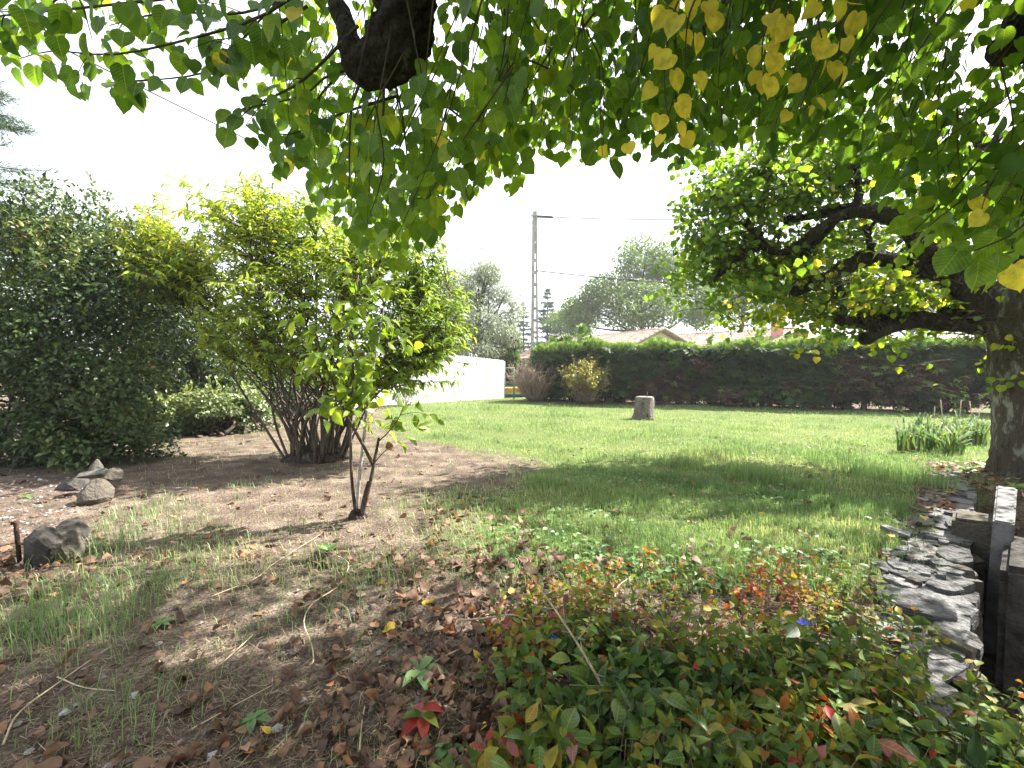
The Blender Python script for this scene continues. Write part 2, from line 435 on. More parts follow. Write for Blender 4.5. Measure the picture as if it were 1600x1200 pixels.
M['tile'] = varmat('roof_tile', [(0.0, (0.17, 0.1, 0.08)), (0.5, (0.29, 0.2, 0.16)), (1.0, (0.4, 0.31, 0.26))], 0.9)
M['render'] = solid('cream_render', (0.58, 0.5, 0.38), (0.68, 0.6, 0.47), 3, 0.9, 0.1)
M['pinkbrick'] = solid('pink_chimney', (0.42, 0.17, 0.14), (0.55, 0.26, 0.21), 6, 0.9, 0.2)
M['glass'] = solid('window_glass', (0.03, 0.04, 0.05), (0.06, 0.07, 0.08), 1, 0.1, 0.0)
M['greenpaint'] = solid('green_paint', (0.02, 0.16, 0.09), (0.03, 0.22, 0.12), 4, 0.5, 0.05)
M['yellowplastic'] = solid('yellow_plastic', (0.55, 0.37, 0.08), (0.62, 0.43, 0.1), 4, 0.5, 0.05)
M['blueplastic'] = solid('blue_plastic', (0.05, 0.14, 0.2), (0.07, 0.18, 0.26), 4, 0.5, 0.05)
M['cable'] = solid('cable', (0.04, 0.04, 0.045), (0.07, 0.07, 0.075), 4, 0.6, 0.0)
M['steel'] = solid('galvanised', (0.3, 0.3, 0.31), (0.45, 0.45, 0.46), 6, 0.5, 0.1)
M['whitepaint'] = solid('white_paint', (0.75, 0.75, 0.75), (0.82, 0.82, 0.82), 6, 0.5, 0.1)
M['rust'] = solid('rusty_iron', (0.03, 0.02, 0.018), (0.09, 0.05, 0.035), 20, 0.8, 0.5)
M['flower'] = solid('blue_petal', (0.05, 0.07, 0.6), (0.12, 0.14, 0.75), 30, 0.6, 0.0)

# ------------------------------------------------------------------ ground
WALL_A, WALL_B = np.array([0.985, 0.95]), np.array([6.22, 6.0])    # outer face of the retaining wall
wdir = (WALL_B - WALL_A) / np.linalg.norm(WALL_B - WALL_A)
wnor = np.array([wdir[1], -wdir[0]])                             # towards the sunken path
PATH_Z = -0.75
def sstep(a, b, x):
    t = np.clip((x - a) / (b - a), 0, 1); return t * t * (3 - 2 * t)
def gz(x, y):
    x = np.asarray(x, float); y = np.asarray(y, float)
    P = np.stack([x, y, 0 * x], -1)
    z = 0.03 * pnoise(P, 0.55) + 0.012 * pnoise(P, 1.9, 4.0)
    rel = np.stack([x, y], -1) - WALL_A
    s = rel @ wnor; t = rel @ wdir
    k = sstep(-0.12, 0.0, s) * (1 - sstep(5.9, 6.5, t)) * (1 - sstep(1.4, 2.6, s))
    bank = 0.25 * sstep(-5.4, -7.5, x) * sstep(9, 5, y) * 0
    return z * (1 - k) + PATH_Z * k + bank

LAWN = [(590, 645), (640, 625), (800, 617), (960, 628), (1400, 642), (1640, 640), (1640, 760), (1490, 770), (1440, 830), (1395, 900), (1300, 935), (1180, 915), (1000, 900), (870, 925), (770, 880), (740, 830), (800, 775), (850, 730), (760, 705), (650, 690)]
SPARSE = [(-200, 905), (40, 890), (160, 800), (230, 750), (330, 770), (420, 835), (430, 900), (350, 960), (210, 1010), (60, 1060), (-200, 1110)]
THIN = [(240, 700), (430, 665), (560, 690), (600, 640), (660, 690), (560, 735), (400, 730), (280, 740)]
EDGE = [(690, 760), (800, 770), (900, 890), (900, 960), (740, 960), (640, 880)]
GRAVEL = [(-300, 735), (110, 735), (150, 760), (70, 800), (30, 850), (20, 900), (-300, 920)]
def masks(px, py, P):
    acc = None
    for q in range(9):
        a = q * 2.4; r_ = 0.0 if q == 0 else (.16 + .26 * (q % 3)) * (.6 + .4 * np.clip(P[..., 1] / 5, .3, 2))
        O = P * np.array([1, 1, 0]) + np.stack([r_ * math.cos(a) + 0 * P[..., 0], r_ * math.sin(a) + 0 * P[..., 0], 0 * P[..., 0]], -1)
        x, y, d = proj(O)
        m = [np.where(d > .1, v, False).astype(float) for v in masks1(x, y, P)]
        acc = m if acc is None else [u + v for u, v in zip(acc, m)]
    return [u / 9 for u in acc]
def masks1(px, py, P):
    jx = 30 * pnoise(P, 1.3, 2.0) * np.clip(6 / np.maximum(P[..., 1], 1), 0.3, 2)
    jy = 18 * pnoise(P, 1.6, 7.0) * np.clip(5 / np.maximum(P[..., 1], 1), 0.15, 2)
    x, y = px + jx, py + jy
    return inpoly(x, y, LAWN), inpoly(x, y, SPARSE), inpoly(x, y, THIN), inpoly(x, y, EDGE), inpoly(x, y, GRAVEL)

def build_ground():
    nr, na = 250, 420
    r = np.concatenate([np.linspace(0.0, 0.9, 12)[:-1] + 0.02, np.geomspace(0.9, 900, nr)])
    th = np.linspace(0, 2 * np.pi, na, endpoint=False)
    X = r[:, None] * np.sin(th)[None]; Y = r[:, None] * np.cos(th)[None]
    Z = gz(X, Y)
    near = np.clip(1.5 - r / 9, 0, 1)[:, None]
    P = np.stack([X, Y, 0 * X], -1)
    Z = Z + near * (0.008 * pnoise(P, 9, 1.0) + 0.005 * pnoise(P, 21, 5.0))
    V = np.stack([X, Y, Z], -1).reshape(-1, 3)
    n = len(r)
    i = np.arange(n - 1)[:, None] * na; j = np.arange(na)[None]; k = (j + 1) % na
    Q = np.stack([i + j, i + na + j, i + na + k, i + k], -1).reshape(-1, 4)
    px, py, d = proj(V * np.array([1, 1, 0]))
    lawn, sparse, thin, edge, grav = masks(px, py, V)
    v = 0.08 + 0.92 * lawn + 0.22 * sparse + 0.2 * thin + 0.3 * edge
    far = (d < 0.3) | (V[:, 1] > 21)
    sw = (V[:, :2] - WALL_A) @ wnor; tw_ = (V[:, :2] - WALL_A) @ wdir
    far |= (sw > 2.0) | ((tw_ > 8.2) & (sw > .3))
    v = np.where(far, 0.8, np.clip(v, 0, 1))
    b = MB(); b.add(V, [Q], v)
    m, nt = newmat('soil_and_turf'); L = nt.links.new
    g = nt.nodes.new('ShaderNodeNewGeometry')
    n1 = nt.nodes.new('ShaderNodeTexNoise'); n1.inputs['Scale'].default_value = 3.0; n1.inputs['Detail'].default_value = 10; n1.inputs['Roughness'].default_value = 0.7
    n2 = nt.nodes.new('ShaderNodeTexNoise'); n2.inputs['Scale'].default_value = 60; n2.inputs['Detail'].default_value = 6
    n3 = nt.nodes.new('ShaderNodeTexVoronoi'); n3.inputs['Scale'].default_value = 45
    for q in (n1, n2, n3): L(g.outputs['Position'], q.inputs['Vector'])
    soil = ramp(nt, [(0.3, (0.042, 0.033, 0.026)), (0.5, (0.11, 0.087, 0.07)), (0.72, (0.23, 0.192, 0.155))])
    L(n1.outputs['Fac'], soil.inputs[0])
    fine = ramp(nt, [(0.3, (0.45, 0.42, 0.4)), (0.5, (0.95, 0.93, 0.9)), (0.72, (1.6, 1.5, 1.4))])
    L(n2.outputs['Fac'], fine.inputs[0])
    sm = nt.nodes.new('ShaderNodeMixRGB'); sm.blend_type = 'MULTIPLY'; sm.inputs[0].default_value = 1
    L(soil.outputs[0], sm.inputs[1]); L(fine.outputs[0], sm.inputs[2])
    turf = ramp(nt, [(0.3, (0.05, 0.075, 0.025)), (0.55, (0.1, 0.13, 0.04)), (0.75, (0.17, 0.17, 0.075))])
    L(n2.outputs['Fac'], turf.inputs[0])
    a = nt.nodes.new('ShaderNodeAttribute'); a.attribute_name = 'rnd'
    ad = nt.nodes.new('ShaderNodeMath'); ad.operation = 'MULTIPLY_ADD'; ad.inputs[1].default_value = 0.9
    L(n1.outputs['Fac'], ad.inputs[0]); ad.inputs[1].default_value = 0.5; L(a.outputs['Fac'], ad.inputs[2])
    mr = nt.nodes.new('ShaderNodeMapRange'); mr.inputs[1].default_value = 0.55; mr.inputs[2].default_value = 1.0
    L(ad.outputs[0], mr.inputs[0])
    mx = nt.nodes.new('ShaderNodeMixRGB'); L(mr.outputs[0], mx.inputs[0]); L(sm.outputs[0], mx.inputs[1]); L(turf.outputs[0], mx.inputs[2])
    p = nt.nodes.new('ShaderNodeBsdfPrincipled'); p.inputs['Roughness'].default_value = 0.95; p.inputs['Specular IOR Level'].default_value = 0.1
    L(mx.outputs[0], p.inputs['Base Color'])
    bp = nt.nodes.new('ShaderNodeBump'); bp.inputs['Strength'].default_value = 0.9; bp.inputs['Distance'].default_value = 0.02
    hs = nt.nodes.new('ShaderNodeMath'); hs.operation = 'MULTIPLY_ADD'; hs.inputs[1].default_value = 0.5
    L(n3.outputs['Distance'], hs.inputs[0]); L(n2.outputs['Fac'], hs.inputs[2])
    L(hs.outputs[0], bp.inputs['Height']); L(bp.outputs[0], p.inputs['Normal'])
    o = nt.nodes.new('ShaderNodeOutputMaterial'); L(p.outputs[0], o.inputs[0])
    ob = link('ground', b.mesh('ground', m), kind='structure')
    return tag(ob, 'bare brown soil and turf ground of the garden')
build_ground()

# ------------------------------------------------------------------ houses behind the hedge
def roof_slope(b, e0, e1, r0, r1, col=0.24, row=0.36):
    """barrel tiles between the eave line e0-e1 and the ridge line r0-r1"""
    e0, e1, r0, r1 = map(lambda v: np.array(v, float), (e0, e1, r0, r1))
    ncol = max(2, int(np.linalg.norm(e1 - e0) / col)); nrow = max(2, int(np.linalg.norm(r0 - e0) / row))
    nn = np.cross(e1 - e0, r0 - e0); nn /= np.linalg.norm(nn)
    if nn[2] < 0: nn = -nn
    for c in range(ncol):
        a0, a1 = c / ncol, (c + 1) / ncol
        rnd0 = rng.uniform(0.1, 0.9)
        for k in range(nrow):
            t0, t1 = k / nrow, (k + 1.12) / nrow
            P = lambda a, t: (e0 * (1 - a) + e1 * a) * (1 - t) + (r0 * (1 - a) + r1 * a) * t
            V = []
            for t, up in ((t0, 0.035), (t1, 0.0)):
                for q in range(5):
                    ang = math.pi * q / 4
                    a = a0 + (a1 - a0) * (q / 4)
                    V.append(P(a, t) + nn * (0.07 * math.sin(ang) + up))
            Fq = [(q, q + 1, q + 6, q + 5) for q in range(4)]
            b.add(np.array(V), [np.array(Fq)], np.clip(rnd0 * 0.4 + rng.uniform(0, 0.7), 0, 1))
    # slab under the tiles
    b.add(np.array([e0 - nn * .03, e1 - nn * .03, r1 - nn * .03, r0 - nn * .03, e0 - nn * .12, e1 - nn * .12, r1 - nn * .12, r0 - nn * .12]),
          [np.array([(0, 1, 2, 3), (7, 6, 5, 4), (0, 4, 5, 1), (1, 5, 6, 2), (2, 6, 7, 3), (3, 7, 4, 0)])], 0.3)
def prism(b, foot, z0, z1s):
    n = len(foot)
    V = [(x, y, z0) for x, y in foot] + [(x, y, z) for (x, y), z in zip(foot, z1s)]
    Q = [(i, (i + 1) % n, n + (i + 1) % n, n + i) for i in range(n)]
    b.add(np.array(V), [np.array(Q), np.array([list(range(n, 2 * n))]), np.array([list(range(n - 1, -1, -1))])], 0.5)
def box(b, c, s, rz=0.0, rnd=0.5):
    c = np.array(c, float); x, y, z = np.array(s, float) / 2
    V = np.array([(i * x, j * y, k * z) for k in (-1, 1) for i, j in ((-1, -1), (1, -1), (1, 1), (-1, 1))])
    ca, sa = math.cos(rz), math.sin(rz)
    V = V @ np.array([[ca, sa, 0], [-sa, ca, 0], [0, 0, 1]]) + c
    b.add(V, [np.array([(0, 3, 2, 1), (4, 5, 6, 7), (0, 1, 5, 4), (1, 2, 6, 5), (2, 3, 7, 6), (3, 0, 4, 7)])], rnd)

def house(name, rn, rf, half, zr, pitch_drop, label, win=True):
    """rn, rf: the two ends of the ridge in plan; half: half width; zr: ridge height"""
    rn, rf = np.array(rn, float), np.array(rf, float)
    d = (rf - rn) / np.linalg.norm(rf - rn); w = np.array([d[1], -d[0]])
    ze = zr - pitch_drop
    h = root(name, (*(rn + rf) / 2, 0), label, 'house')
    b = MB()
    foot = [rn + w * (half - .4), rf + w * (half - .4), rf - w * (half - .4), rn - w * (half - .4)]
    prism(b, foot, 0, [ze - 0.05] * 4)
    for e in (rn, rf):            # gables
        k = d * (0.12 if e is rn else -0.12)
        V = [(*(e + w * (half - .42)), ze - .06), (*(e - w * (half - .42)), ze - .06), (*e, zr - 0.14), (*(e + k + w * (half - .42)), ze - .06), (*(e + k - w * (half - .42)), ze - .06), (*(e + k), zr - 0.14)]
        b.add(np.array(V), [np.array([(0, 1, 2), (5, 4, 3)]), np.array([(0, 2, 5, 3), (1, 4, 5, 2)])], 0.5)
    link('wall', b.mesh('wall', M['render'], False), h)
    ov = d * 0.35
    for s in (1, -1):
        b = MB()
        roof_slope(b, (*(rn - ov + w * s * half), ze - 0.1), (*(rf + ov + w * s * half), ze - 0.1), (*(rn - ov), zr), (*(rf + ov), zr))
        link('roof', b.mesh('roof', M['tile'], False), h)
    b = MB()
    L = np.linalg.norm(rf - rn) + 0.7; n = int(L / 0.4)
    for i in range(n):
        p0 = rn - ov + d * L * i / n; p1 = rn - ov + d * L * (i + 1.1) / n
        tube(b, [(*p0, zr + 0.02), (*p1, zr + 0.0)], [0.13, 0.11], 8, rng.uniform(0.2, 1))
    for e, s2 in ((rn - ov, 1), (rn - ov, -1), (rf + ov, 1), (rf + ov, -1)):      # verge tiles
        A = np.array([*e, zr]); B = np.array([*(e + w * s2 * half), ze - 0.1]); n = int(np.linalg.norm(B - A) / 0.4)
        for i in range(n):
            tube(b, [A + (B - A) * i / n + (0, 0, .05), A + (B - A) * (i + 1.1) / n + (0, 0, .07)], [0.11, 0.13], 8, rng.uniform(0.2, 1))
    link('ridge_tiles', b.mesh('ridge_tiles', M['tile'], False), h)
    if win:
        for t in (0.25, 0.6):
            c = rn * (1 - t) + rf * t - w * (half - .4)
            f = MB(); box(f, (*c, 1.5), (1.2, 0.12, 1.3), math.atan2(d[1], d[0]))
            fo = link('window', f.mesh('window', M['whitepaint'], False), h)
            g = MB(); box(g, (*(c - w * 0.05), 1.5), (1.0, 0.08, 1.1), math.atan2(d[1], d[0]))
            link('pane', g.mesh('pane', M['glass'], False), fo)
    return h
ha = house('house', at(1032, 513, 30.7)[:2], at(862, 533, 46.0)[:2], 4.2, 3.9, 1.75, 'cream house with tiled gable end beyond the cypress hedge')
hb = house('house', at(1052, 523, 38.5)[:2], at(1235, 514, 31.5)[:2], 3.8, 4.0, 1.5, 'long low tiled roof with pink chimney beyond the hedge')
hc = house('house', at(1335, 540, 36.0)[:2], at(1440, 537, 34.0)[:2], 3.4, 3.15, 1.3, 'small tiled roof seen under the pollarded linden boughs', False)
b = MB(); cpos = at(1214, 520, 31.0)
box(b, (cpos[0], cpos[1], 3.6), (0.55, 0.5, 1.9)); box(b, (cpos[0], cpos[1], 4.58), (0.7, 0.65, 0.1))
link('chimney', b.mesh('chimney', M['pinkbrick'], False), hb)

# ------------------------------------------------------------------ background trees
def lobed(lobes, n, shell=0.45, gap=0.35, gs=1.6, seed=0.0):
    """points in a union of ellipsoids, thicker towards their surface, with gaps"""
    w = np.array([l[3] * l[4] * l[5] for l in lobes]) ** 0.67; w /= w.sum()
    out, nor = [], []
    need = n
    while need > 0:
        k = rng.choice(len(lobes), size=int(need * 1.8) + 50, p=w)
        Lb = np.array(lobes)[k]
        u = rv(len(k)); rad = 1 - shell * rng.random(len(k)) ** 1.4
        P = Lb[:, :3] + u * Lb[:, 3:6] * rad[:, None]
        nz = pnoise(P, gs, seed) + 0.5 * pnoise(P, gs * 2.6, seed + 5)
        ok = nz > -gap - 0.35 * rng.random(len(k))
        ok &= P[:, 2] > 0.05
        out.append(P[ok]); nor.append(u[ok]); need -= int(ok.sum())
    return np.concatenate(out)[:n], np.concatenate(nor)[:n]
def simple_tree(name, base, lobes, n, size, mat, label, cat='tree', group=None, tmpl=QUAD, trunk_r=0.3, shell=0.6, gap=0.25, gs=0.5, rndf=None, droop=0.0, barkmat='bark', limbs=14, wid=1.0):
    t = root(name, base, label, cat, group)
    b = MB(); base = np.array(base, float)
    top = np.mean([l[:3] for l in lobes], 0)
    mid = base + (top - base) * 0.55 + rng.normal(size=3) * 0.15
    tube(b, catmull([base, mid, top], 10), np.linspace(trunk_r, trunk_r * 0.35, 10), 8, 0, 0.08, 2)
    for k in range(limbs):
        l = lobes[k % len(lobes)]
        e = np.array(l[:3]) + rv(1)[0] * np.array(l[3:6]) * 0.7
        s = base + (top - base) * rng.uniform(0.35, 0.85)
        tube(b, catmull([s, (s + e) / 2 + rng.normal(size=3) * 0.2 + (0, 0, -0.15), e], 7), np.linspace(trunk_r * 0.4, trunk_r * 0.06, 7), 5)
    link('trunk', b.mesh('trunk', M[barkmat]), t)
    P, U = lobed(lobes, n, shell, gap, gs, rng.uniform(0, 50))
    D = nrm(U * 0.5 + rv(n) * 0.9 + np.array([0, 0, -droop])); N = nrm(U + rv(n) * 0.8 + np.array([0, 0, 0.4]))
    rn = np.clip(rng.random(n) * 0.6 + 0.35 * (pnoise(P, gs * 1.3, 9) + 1) / 2, 0, 1) if rndf is None else rndf(P)
    c = MB(); place(c, tmpl, P, D, N, size * rng.uniform(0.6, 1.3, n), rn, wid=wid)
    link('crown', c.mesh('crown', M[mat]), t, kind='stuff')
    return t
def lob(px, py, d, rpx, ry=None, dz=None):
    p = at(px, py, d); k = d / F
    return (p[0], p[1], p[2], rpx * k, (dz or rpx) * k, (ry or rpx) * k)
simple_tree('oak_tree', (*at(1015, 500, 48)[:2], 0), [lob(1000, 410, 48, 42, 40), lob(950, 460, 47, 45, 32), lob(1040, 430, 48, 40, 50), lob(1000, 480, 46, 70, 40), lob(905, 490, 47, 32, 28), lob(1085, 470, 47, 45, 45)],
            26000, 0.3, 'oak', 'tallest broad oak behind the tiled roofs with rounded crown', group='oaks behind the houses', gap=0.15, trunk_r=0.45)
simple_tree('oak_tree', (*at(1150, 500, 52)[:2], 0), [lob(1140, 420, 52, 55, 60), lob(1180, 450, 52, 60, 60), lob(1110, 480, 51, 40, 40), lob(1230, 440, 53, 60, 60)],
            20000, 0.32, 'oak', 'dense oak behind the long roof and the linden branches', group='oaks behind the houses', gap=0.2, trunk_r=0.4)
simple_tree('oak_tree', (*at(1420, 500, 56)[:2], 0), [lob(1380, 440, 56, 80, 70), lob(1480, 430, 56, 80, 80), lob(1310, 450, 56, 50, 50), lob(1570, 430, 56, 80, 80)],
            16000, 0.36, 'oak', 'far wide oak seen through gaps in the right-hand linden', group='oaks behind the houses', gap=0.2, trunk_r=0.4)
simple_tree('oak_tree', (*at(880, 515, 60)[:2], 0), [lob(880, 505, 60, 35, 20), lob(910, 500, 60, 30, 28)], 6000, 0.3, 'oak', 'low rounded oak at the foot of the conifer far off', group='oaks behind the houses', trunk_r=0.25)
# olive behind the white fence
simple_tree('olive_tree', (*at(735, 560, 23.5)[:2], 0), [lob(745, 450, 23, 42, 45), lob(700, 470, 23.5, 45, 55), lob(790, 480, 23, 30, 35), lob(755, 510, 22.6, 48, 34), lob(700, 530, 22.5, 50, 28), lob(790, 525, 22.5, 26, 20), lob(740, 548, 22.2, 50, 20), lob(765, 425, 23, 22, 20)],
            38000, 0.13, 'olive', 'silvery grey olive tree rising behind the white fence', tmpl=LANCE, trunk_r=0.22, gs=1.2, gap=0.12, droop=0.5, shell=0.7, limbs=26)
# conifer by the pole and one at the left edge
def conifer(base, h, w, n, label, group=None, size=0.35, sep=0.5, skirt=0.15, wid=2.0, dens=None):
    t = root('conifer_tree', base, label, 'tree', group)
    base = np.array(base, float)
    b = MB(); tube(b, [base, base + (0, 0, h)], [h * 0.02, 0.02], 7)
    P, D, N = [], [], []
    z = h * skirt
    while z < h * 0.98:
        r = w * (1 - z / h) ** 0.8
        for a in rng.uniform(0, 2 * np.pi, 6):
            L = r * rng.uniform(0.6, 1.1); dr = np.array([math.cos(a), math.sin(a), -0.12])
            e = base + (0, 0, z) + dr * L + (0, 0, 0.1 * L)
            pts = catmull([base + (0, 0, z), base + (0, 0, z) + dr * L * 0.5, e], 6)
            tube(b, pts, np.linspace(0.015, 0.004, 6), 4)
            m = max(6, int(n * L / w / (h / sep))) if dens is None else int(dens * L) + 4
            tt = rng.uniform(0.15, 1, m)
            q = base + (0, 0, z) + dr * L * tt[:, None] + (0, 0, 1) * (0.1 * L * tt ** 2)[:, None] + rng.normal(size=(m, 3)) * 0.12 * L ** 0.5 * np.array([1, 1, .4])
            P.append(q); D.append(nrm(dr + rv(m) * 0.8)); N.append(nrm(rv(m) * 0.5 + (0, 0, 1)))
        z += sep * rng.uniform(0.7, 1.3)
    link('trunk', b.mesh('trunk', M['bark']), t)
    P, D, N = map(np.concatenate, (P, D, N))
    c = MB(); place(c, NEEDLE, P, D, N, size * rng.uniform(0.6, 1.3, len(P)), rng.random(len(P)), wid=wid)
    link('crown', c.mesh('crown', M['conifer']), t, kind='stuff')
    return t
p = at(855, 540, 62); conifer((p[0], p[1], 0), at(855, 446, 62)[2], 3.4, 120, 'slim pointed conifer beside the concrete pole', size=0.4, sep=0.6, dens=45, wid=3.0)
p = at(818, 540, 66); conifer((p[0], p[1], 0), at(818, 470, 66)[2], 3.0, 110, 'faint conifer partly behind the concrete pole and olive', size=0.4, sep=0.6, dens=45, wid=3.0)
conifer((-11.3, 9.6, 0), 8.6, 3.0, 420, 'blue green conifer whose tips poke in past the left shrubs', size=0.12, sep=0.28, wid=1.0, dens=300)

# ------------------------------------------------------------------ utility pole and cables
pb = at(835, 560, 25.0); PX, PY = pb[0], pb[1]
ptop = at(835, 331, 25.0)[2]
pole = root('utility_pole', (PX, PY, 0), 'tall ladder-like concrete utility pole behind the hedge', 'utility pole')
H = ptop
def wpole(z): return 0.46 - 0.2 * z / H
for s, wd in ((-1, 0.16), (1, 0.1)):
    b = MB(); V = []
    for z in (0, H):
        c = s * (wpole(z) / 2 - wd / 2); 
        V += [(PX + c - wd / 2, PY - .13, z), (PX + c + wd / 2, PY - .13, z), (PX + c + wd / 2, PY + .13, z), (PX + c - wd / 2, PY + .13, z)]
    b.add(np.array(V), [np.array([(0, 1, 5, 4), (1, 2, 6, 5), (2, 3, 7, 6), (3, 0, 4, 7), (4, 5, 6, 7)])], 0.5)
    link('chord', b.mesh('chord', M['poleconc'], False), pole)
for k in range(1, 15):
    z = H * k / 15.0
    b = MB(); box(b, (PX + 0.03, PY, z), (wpole(z) - 0.24, 0.2, 0.14 if k < 12 else 0.5))
    link('rung', b.mesh('rung', M['poleconc'], False), pole)
b = MB(); box(b, (PX + 0.0, PY - 0.17, H - 0.25), (0.5, 0.05, 0.06)); tube(b, [(PX + .2, PY - .2, H - .3), (PX + .42, PY - .22, H - .3)], [0.03, 0.03], 6)
tube(b, [(PX + .1, PY - .2, H - .45), (PX + .1, PY - .2, H + .02)], [0.05, 0.05], 6)
link('bracket', b.mesh('bracket', M['steel']), pole)
def cable(A, B, sag, r, label, clamps=()):
    A, B = np.array(A, float), np.array(B, float)
    t = np.linspace(0, 1, 40); P = A * (1 - t)[:, None] + B * t[:, None]; P[:, 2] -= sag * 4 * t * (1 - t)
    c = root('overhead_cable', A, label, 'cable')
    b = MB(); tube(b, P, r, 5); link('wire', b.mesh('wire', M['cable']), c)
    for q in clamps:
        i = int(q * 39); T = nrm((P[i + 1] - P[i])[None])[0]
        k = MB(); tube(k, [P[i] - T * .3, P[i] - T * .2, P[i] + T * .2, P[i] + T * .3], [0.02, 0.07, 0.07, 0.02], 7)
        link('splice', k.mesh('splice', M['cable']), c)
cable((PX + .35, PY - .2, H - .32), at(1300, 332, 24), 0.25, 0.026, 'uppermost overhead cable running right from the pole top', (0.02, 0.05))
cable((PX - .1, PY - .18, H - .6), at(560, 480, 24), 0.1, 0.016, 'thin cable dropping left from the pole top')
cable((PX + .1, PY - .18, at(835, 424, 25)[2]), at(1420, 452, 22), 0.3, 0.03, 'lower overhead cable crossing in front of the oaks', (0.3,))
cable((PX - .1, PY - .18, at(835, 420, 25)[2]), at(-220, -85, 6.0), 0.25, 0.014, 'long thin cable rising left from the pole over the bright shrub')

# ------------------------------------------------------------------ white reed fence, green post, basin
fence_pts = [gnd(787, 622), gnd(700, 627), gnd(620, 632), gnd(520, 640)]
ftop = [at(787, 563, fence_pts[0][1])[2], at(690, 555, fence_pts[1][1])[2] + 0.02, 1.98, 2.05]
fence = root('reed_fence', fence_pts[0] * np.array([1, 1, 0]), 'white painted reed fence along the far left of the lawn', 'fence')
for a in range(3):
    A, B = fence_pts[a], fence_pts[a + 1]; L = np.linalg.norm(B - A); dirv = (B - A) / L; nv = np.array([dirv[1], -dirv[0], 0])
    n = int(L / 0.022); bb = MB()
    for i in range(n):
        t = (i + 0.5) / n; p = A + (B - A) * t
        zt = ftop[a] * (1 - t) + ftop[a + 1] * t + rng.normal() * 0.012
        lean = rng.normal() * 0.006
        o = nv * rng.normal() * 0.006
        tube(bb, [p * (1, 1, 0) + o + (0, 0, -0.02), p * (1, 1, 0) + o + dirv * lean + (0, 0, zt)], 0.0125 * rng.uniform(0.6, 1.15), 4, 1 - rng.random() ** 2 * 1.0 if rng.random() < 0.16 else rng.uniform(0.7, 1))
    link('reed_panel', bb.mesh('reed_panel', M['whitewood'], False), fence, kind='stuff')
    for z in (0.35, 1.0, 1.6):
        w = MB(); tube(w, [A * (1, 1, 0) - nv * .02 + (0, 0, z), B * (1, 1, 0) - nv * .02 + (0, 0, z)], 0.004, 4)
        link('tie_wire', w.mesh('tie_wire', M['steel']), fence)
for a in range(4):
    k = MB(); p = fence_pts[a] * (1, 1, 0); tube(k, [p + (0.03, 0.1, 0), p + (0.03, 0.1, ftop[a] - .05)], 0.03, 8)
    link('post', k.mesh('post', M['steel']), fence)
for xx, yy in ((735, 556), (743, 558)):
    p = at(xx, yy, 19.2); k = MB()
    hk = [p + (-.05, 0.05, -.35), p + (-.05, 0.05, 0.06), p + (-.03, 0.05, 0.1), p + (.03, 0.05, 0.1), p + (.05, 0.05, 0.06), p + (.05, 0.05, -.35)]
    tube(k, hk, 0.014, 6); link('hoop', k.mesh('hoop', M['whitepaint']), fence)
p = gnd(803, 624); wf = root('wire_fence', (p[0], p[1], 0), 'green metal post with wire beside the white fence end', 'fence')
k = MB(); tube(k, [(p[0], p[1], 0), (p[0], p[1], 1.4)], 0.03, 8); link('post', k.mesh('post', M['greenpaint']), wf)
k = MB(); tube(k, [(p[0], p[1], 1.36), (p[0] - .55, p[1] + .05, 1.38)], 0.014, 6); link('rail', k.mesh('rail', M['steel']), wf)
for z in (0.25, 0.5, 0.75, 1.0):
    k = MB(); tube(k, [(p[0] - .55, p[1] + .05, z), (p[0], p[1], z), (p[0] + 1.2, p[1] + .1, z)], 0.005, 4); link('wire', k.mesh('wire', M['steel']), wf)
p = gnd(808, 620); bs = root('plastic_basin', (p[0], p[1], 0), 'yellow plastic basin with blue base behind the green post', 'basin')
def lathe(b, c, prof, sides=20, sx=1.0, sy=1.0, rnd=0.5, jit=0.0):
    c = np.array(c, float); n = len(prof); th = np.linspace(0, 2 * np.pi, sides, endpoint=False)
    V = np.array([[(r * math.cos(a) * sx, r * math.sin(a) * sy, z) for a in th] for r, z in prof]).reshape(-1, 3)
    if jit: V += V * (jit * pnoise(V, 5, c[0]))[:, None] * np.array([1, 1, 0])
    i = np.arange(n - 1)[:, None] * sides; j = np.arange(sides)[None]; k = (j + 1) % sides
    Q = np.stack([i + j, i + k, i + sides + k, i + sides + j], -1).reshape(-1, 4)
    fs = [Q]
    fs.append(np.array([list(range((n - 1) * sides, n * sides))])); fs.append(np.array([list(range(sides - 1, -1, -1))]))
    b.add(V + c, fs, rnd)
k = MB(); lathe(k, (p[0], p[1], 0), [(0.62, 0.13), (0.66, 0.2), (0.7, 0.4), (0.74, 0.42), (0.72, 0.44), (0.64, 0.42), (0.58, 0.24)], 24, 1.1, 0.7); link('tub', k.mesh('tub', M['yellowplastic']), bs)
k = MB(); lathe(k, (p[0], p[1], 0), [(0.5, 0.0), (0.54, 0.03), (0.58, 0.125)], 24, 1.1, 0.7); link('base', k.mesh('base', M['blueplastic']), bs)

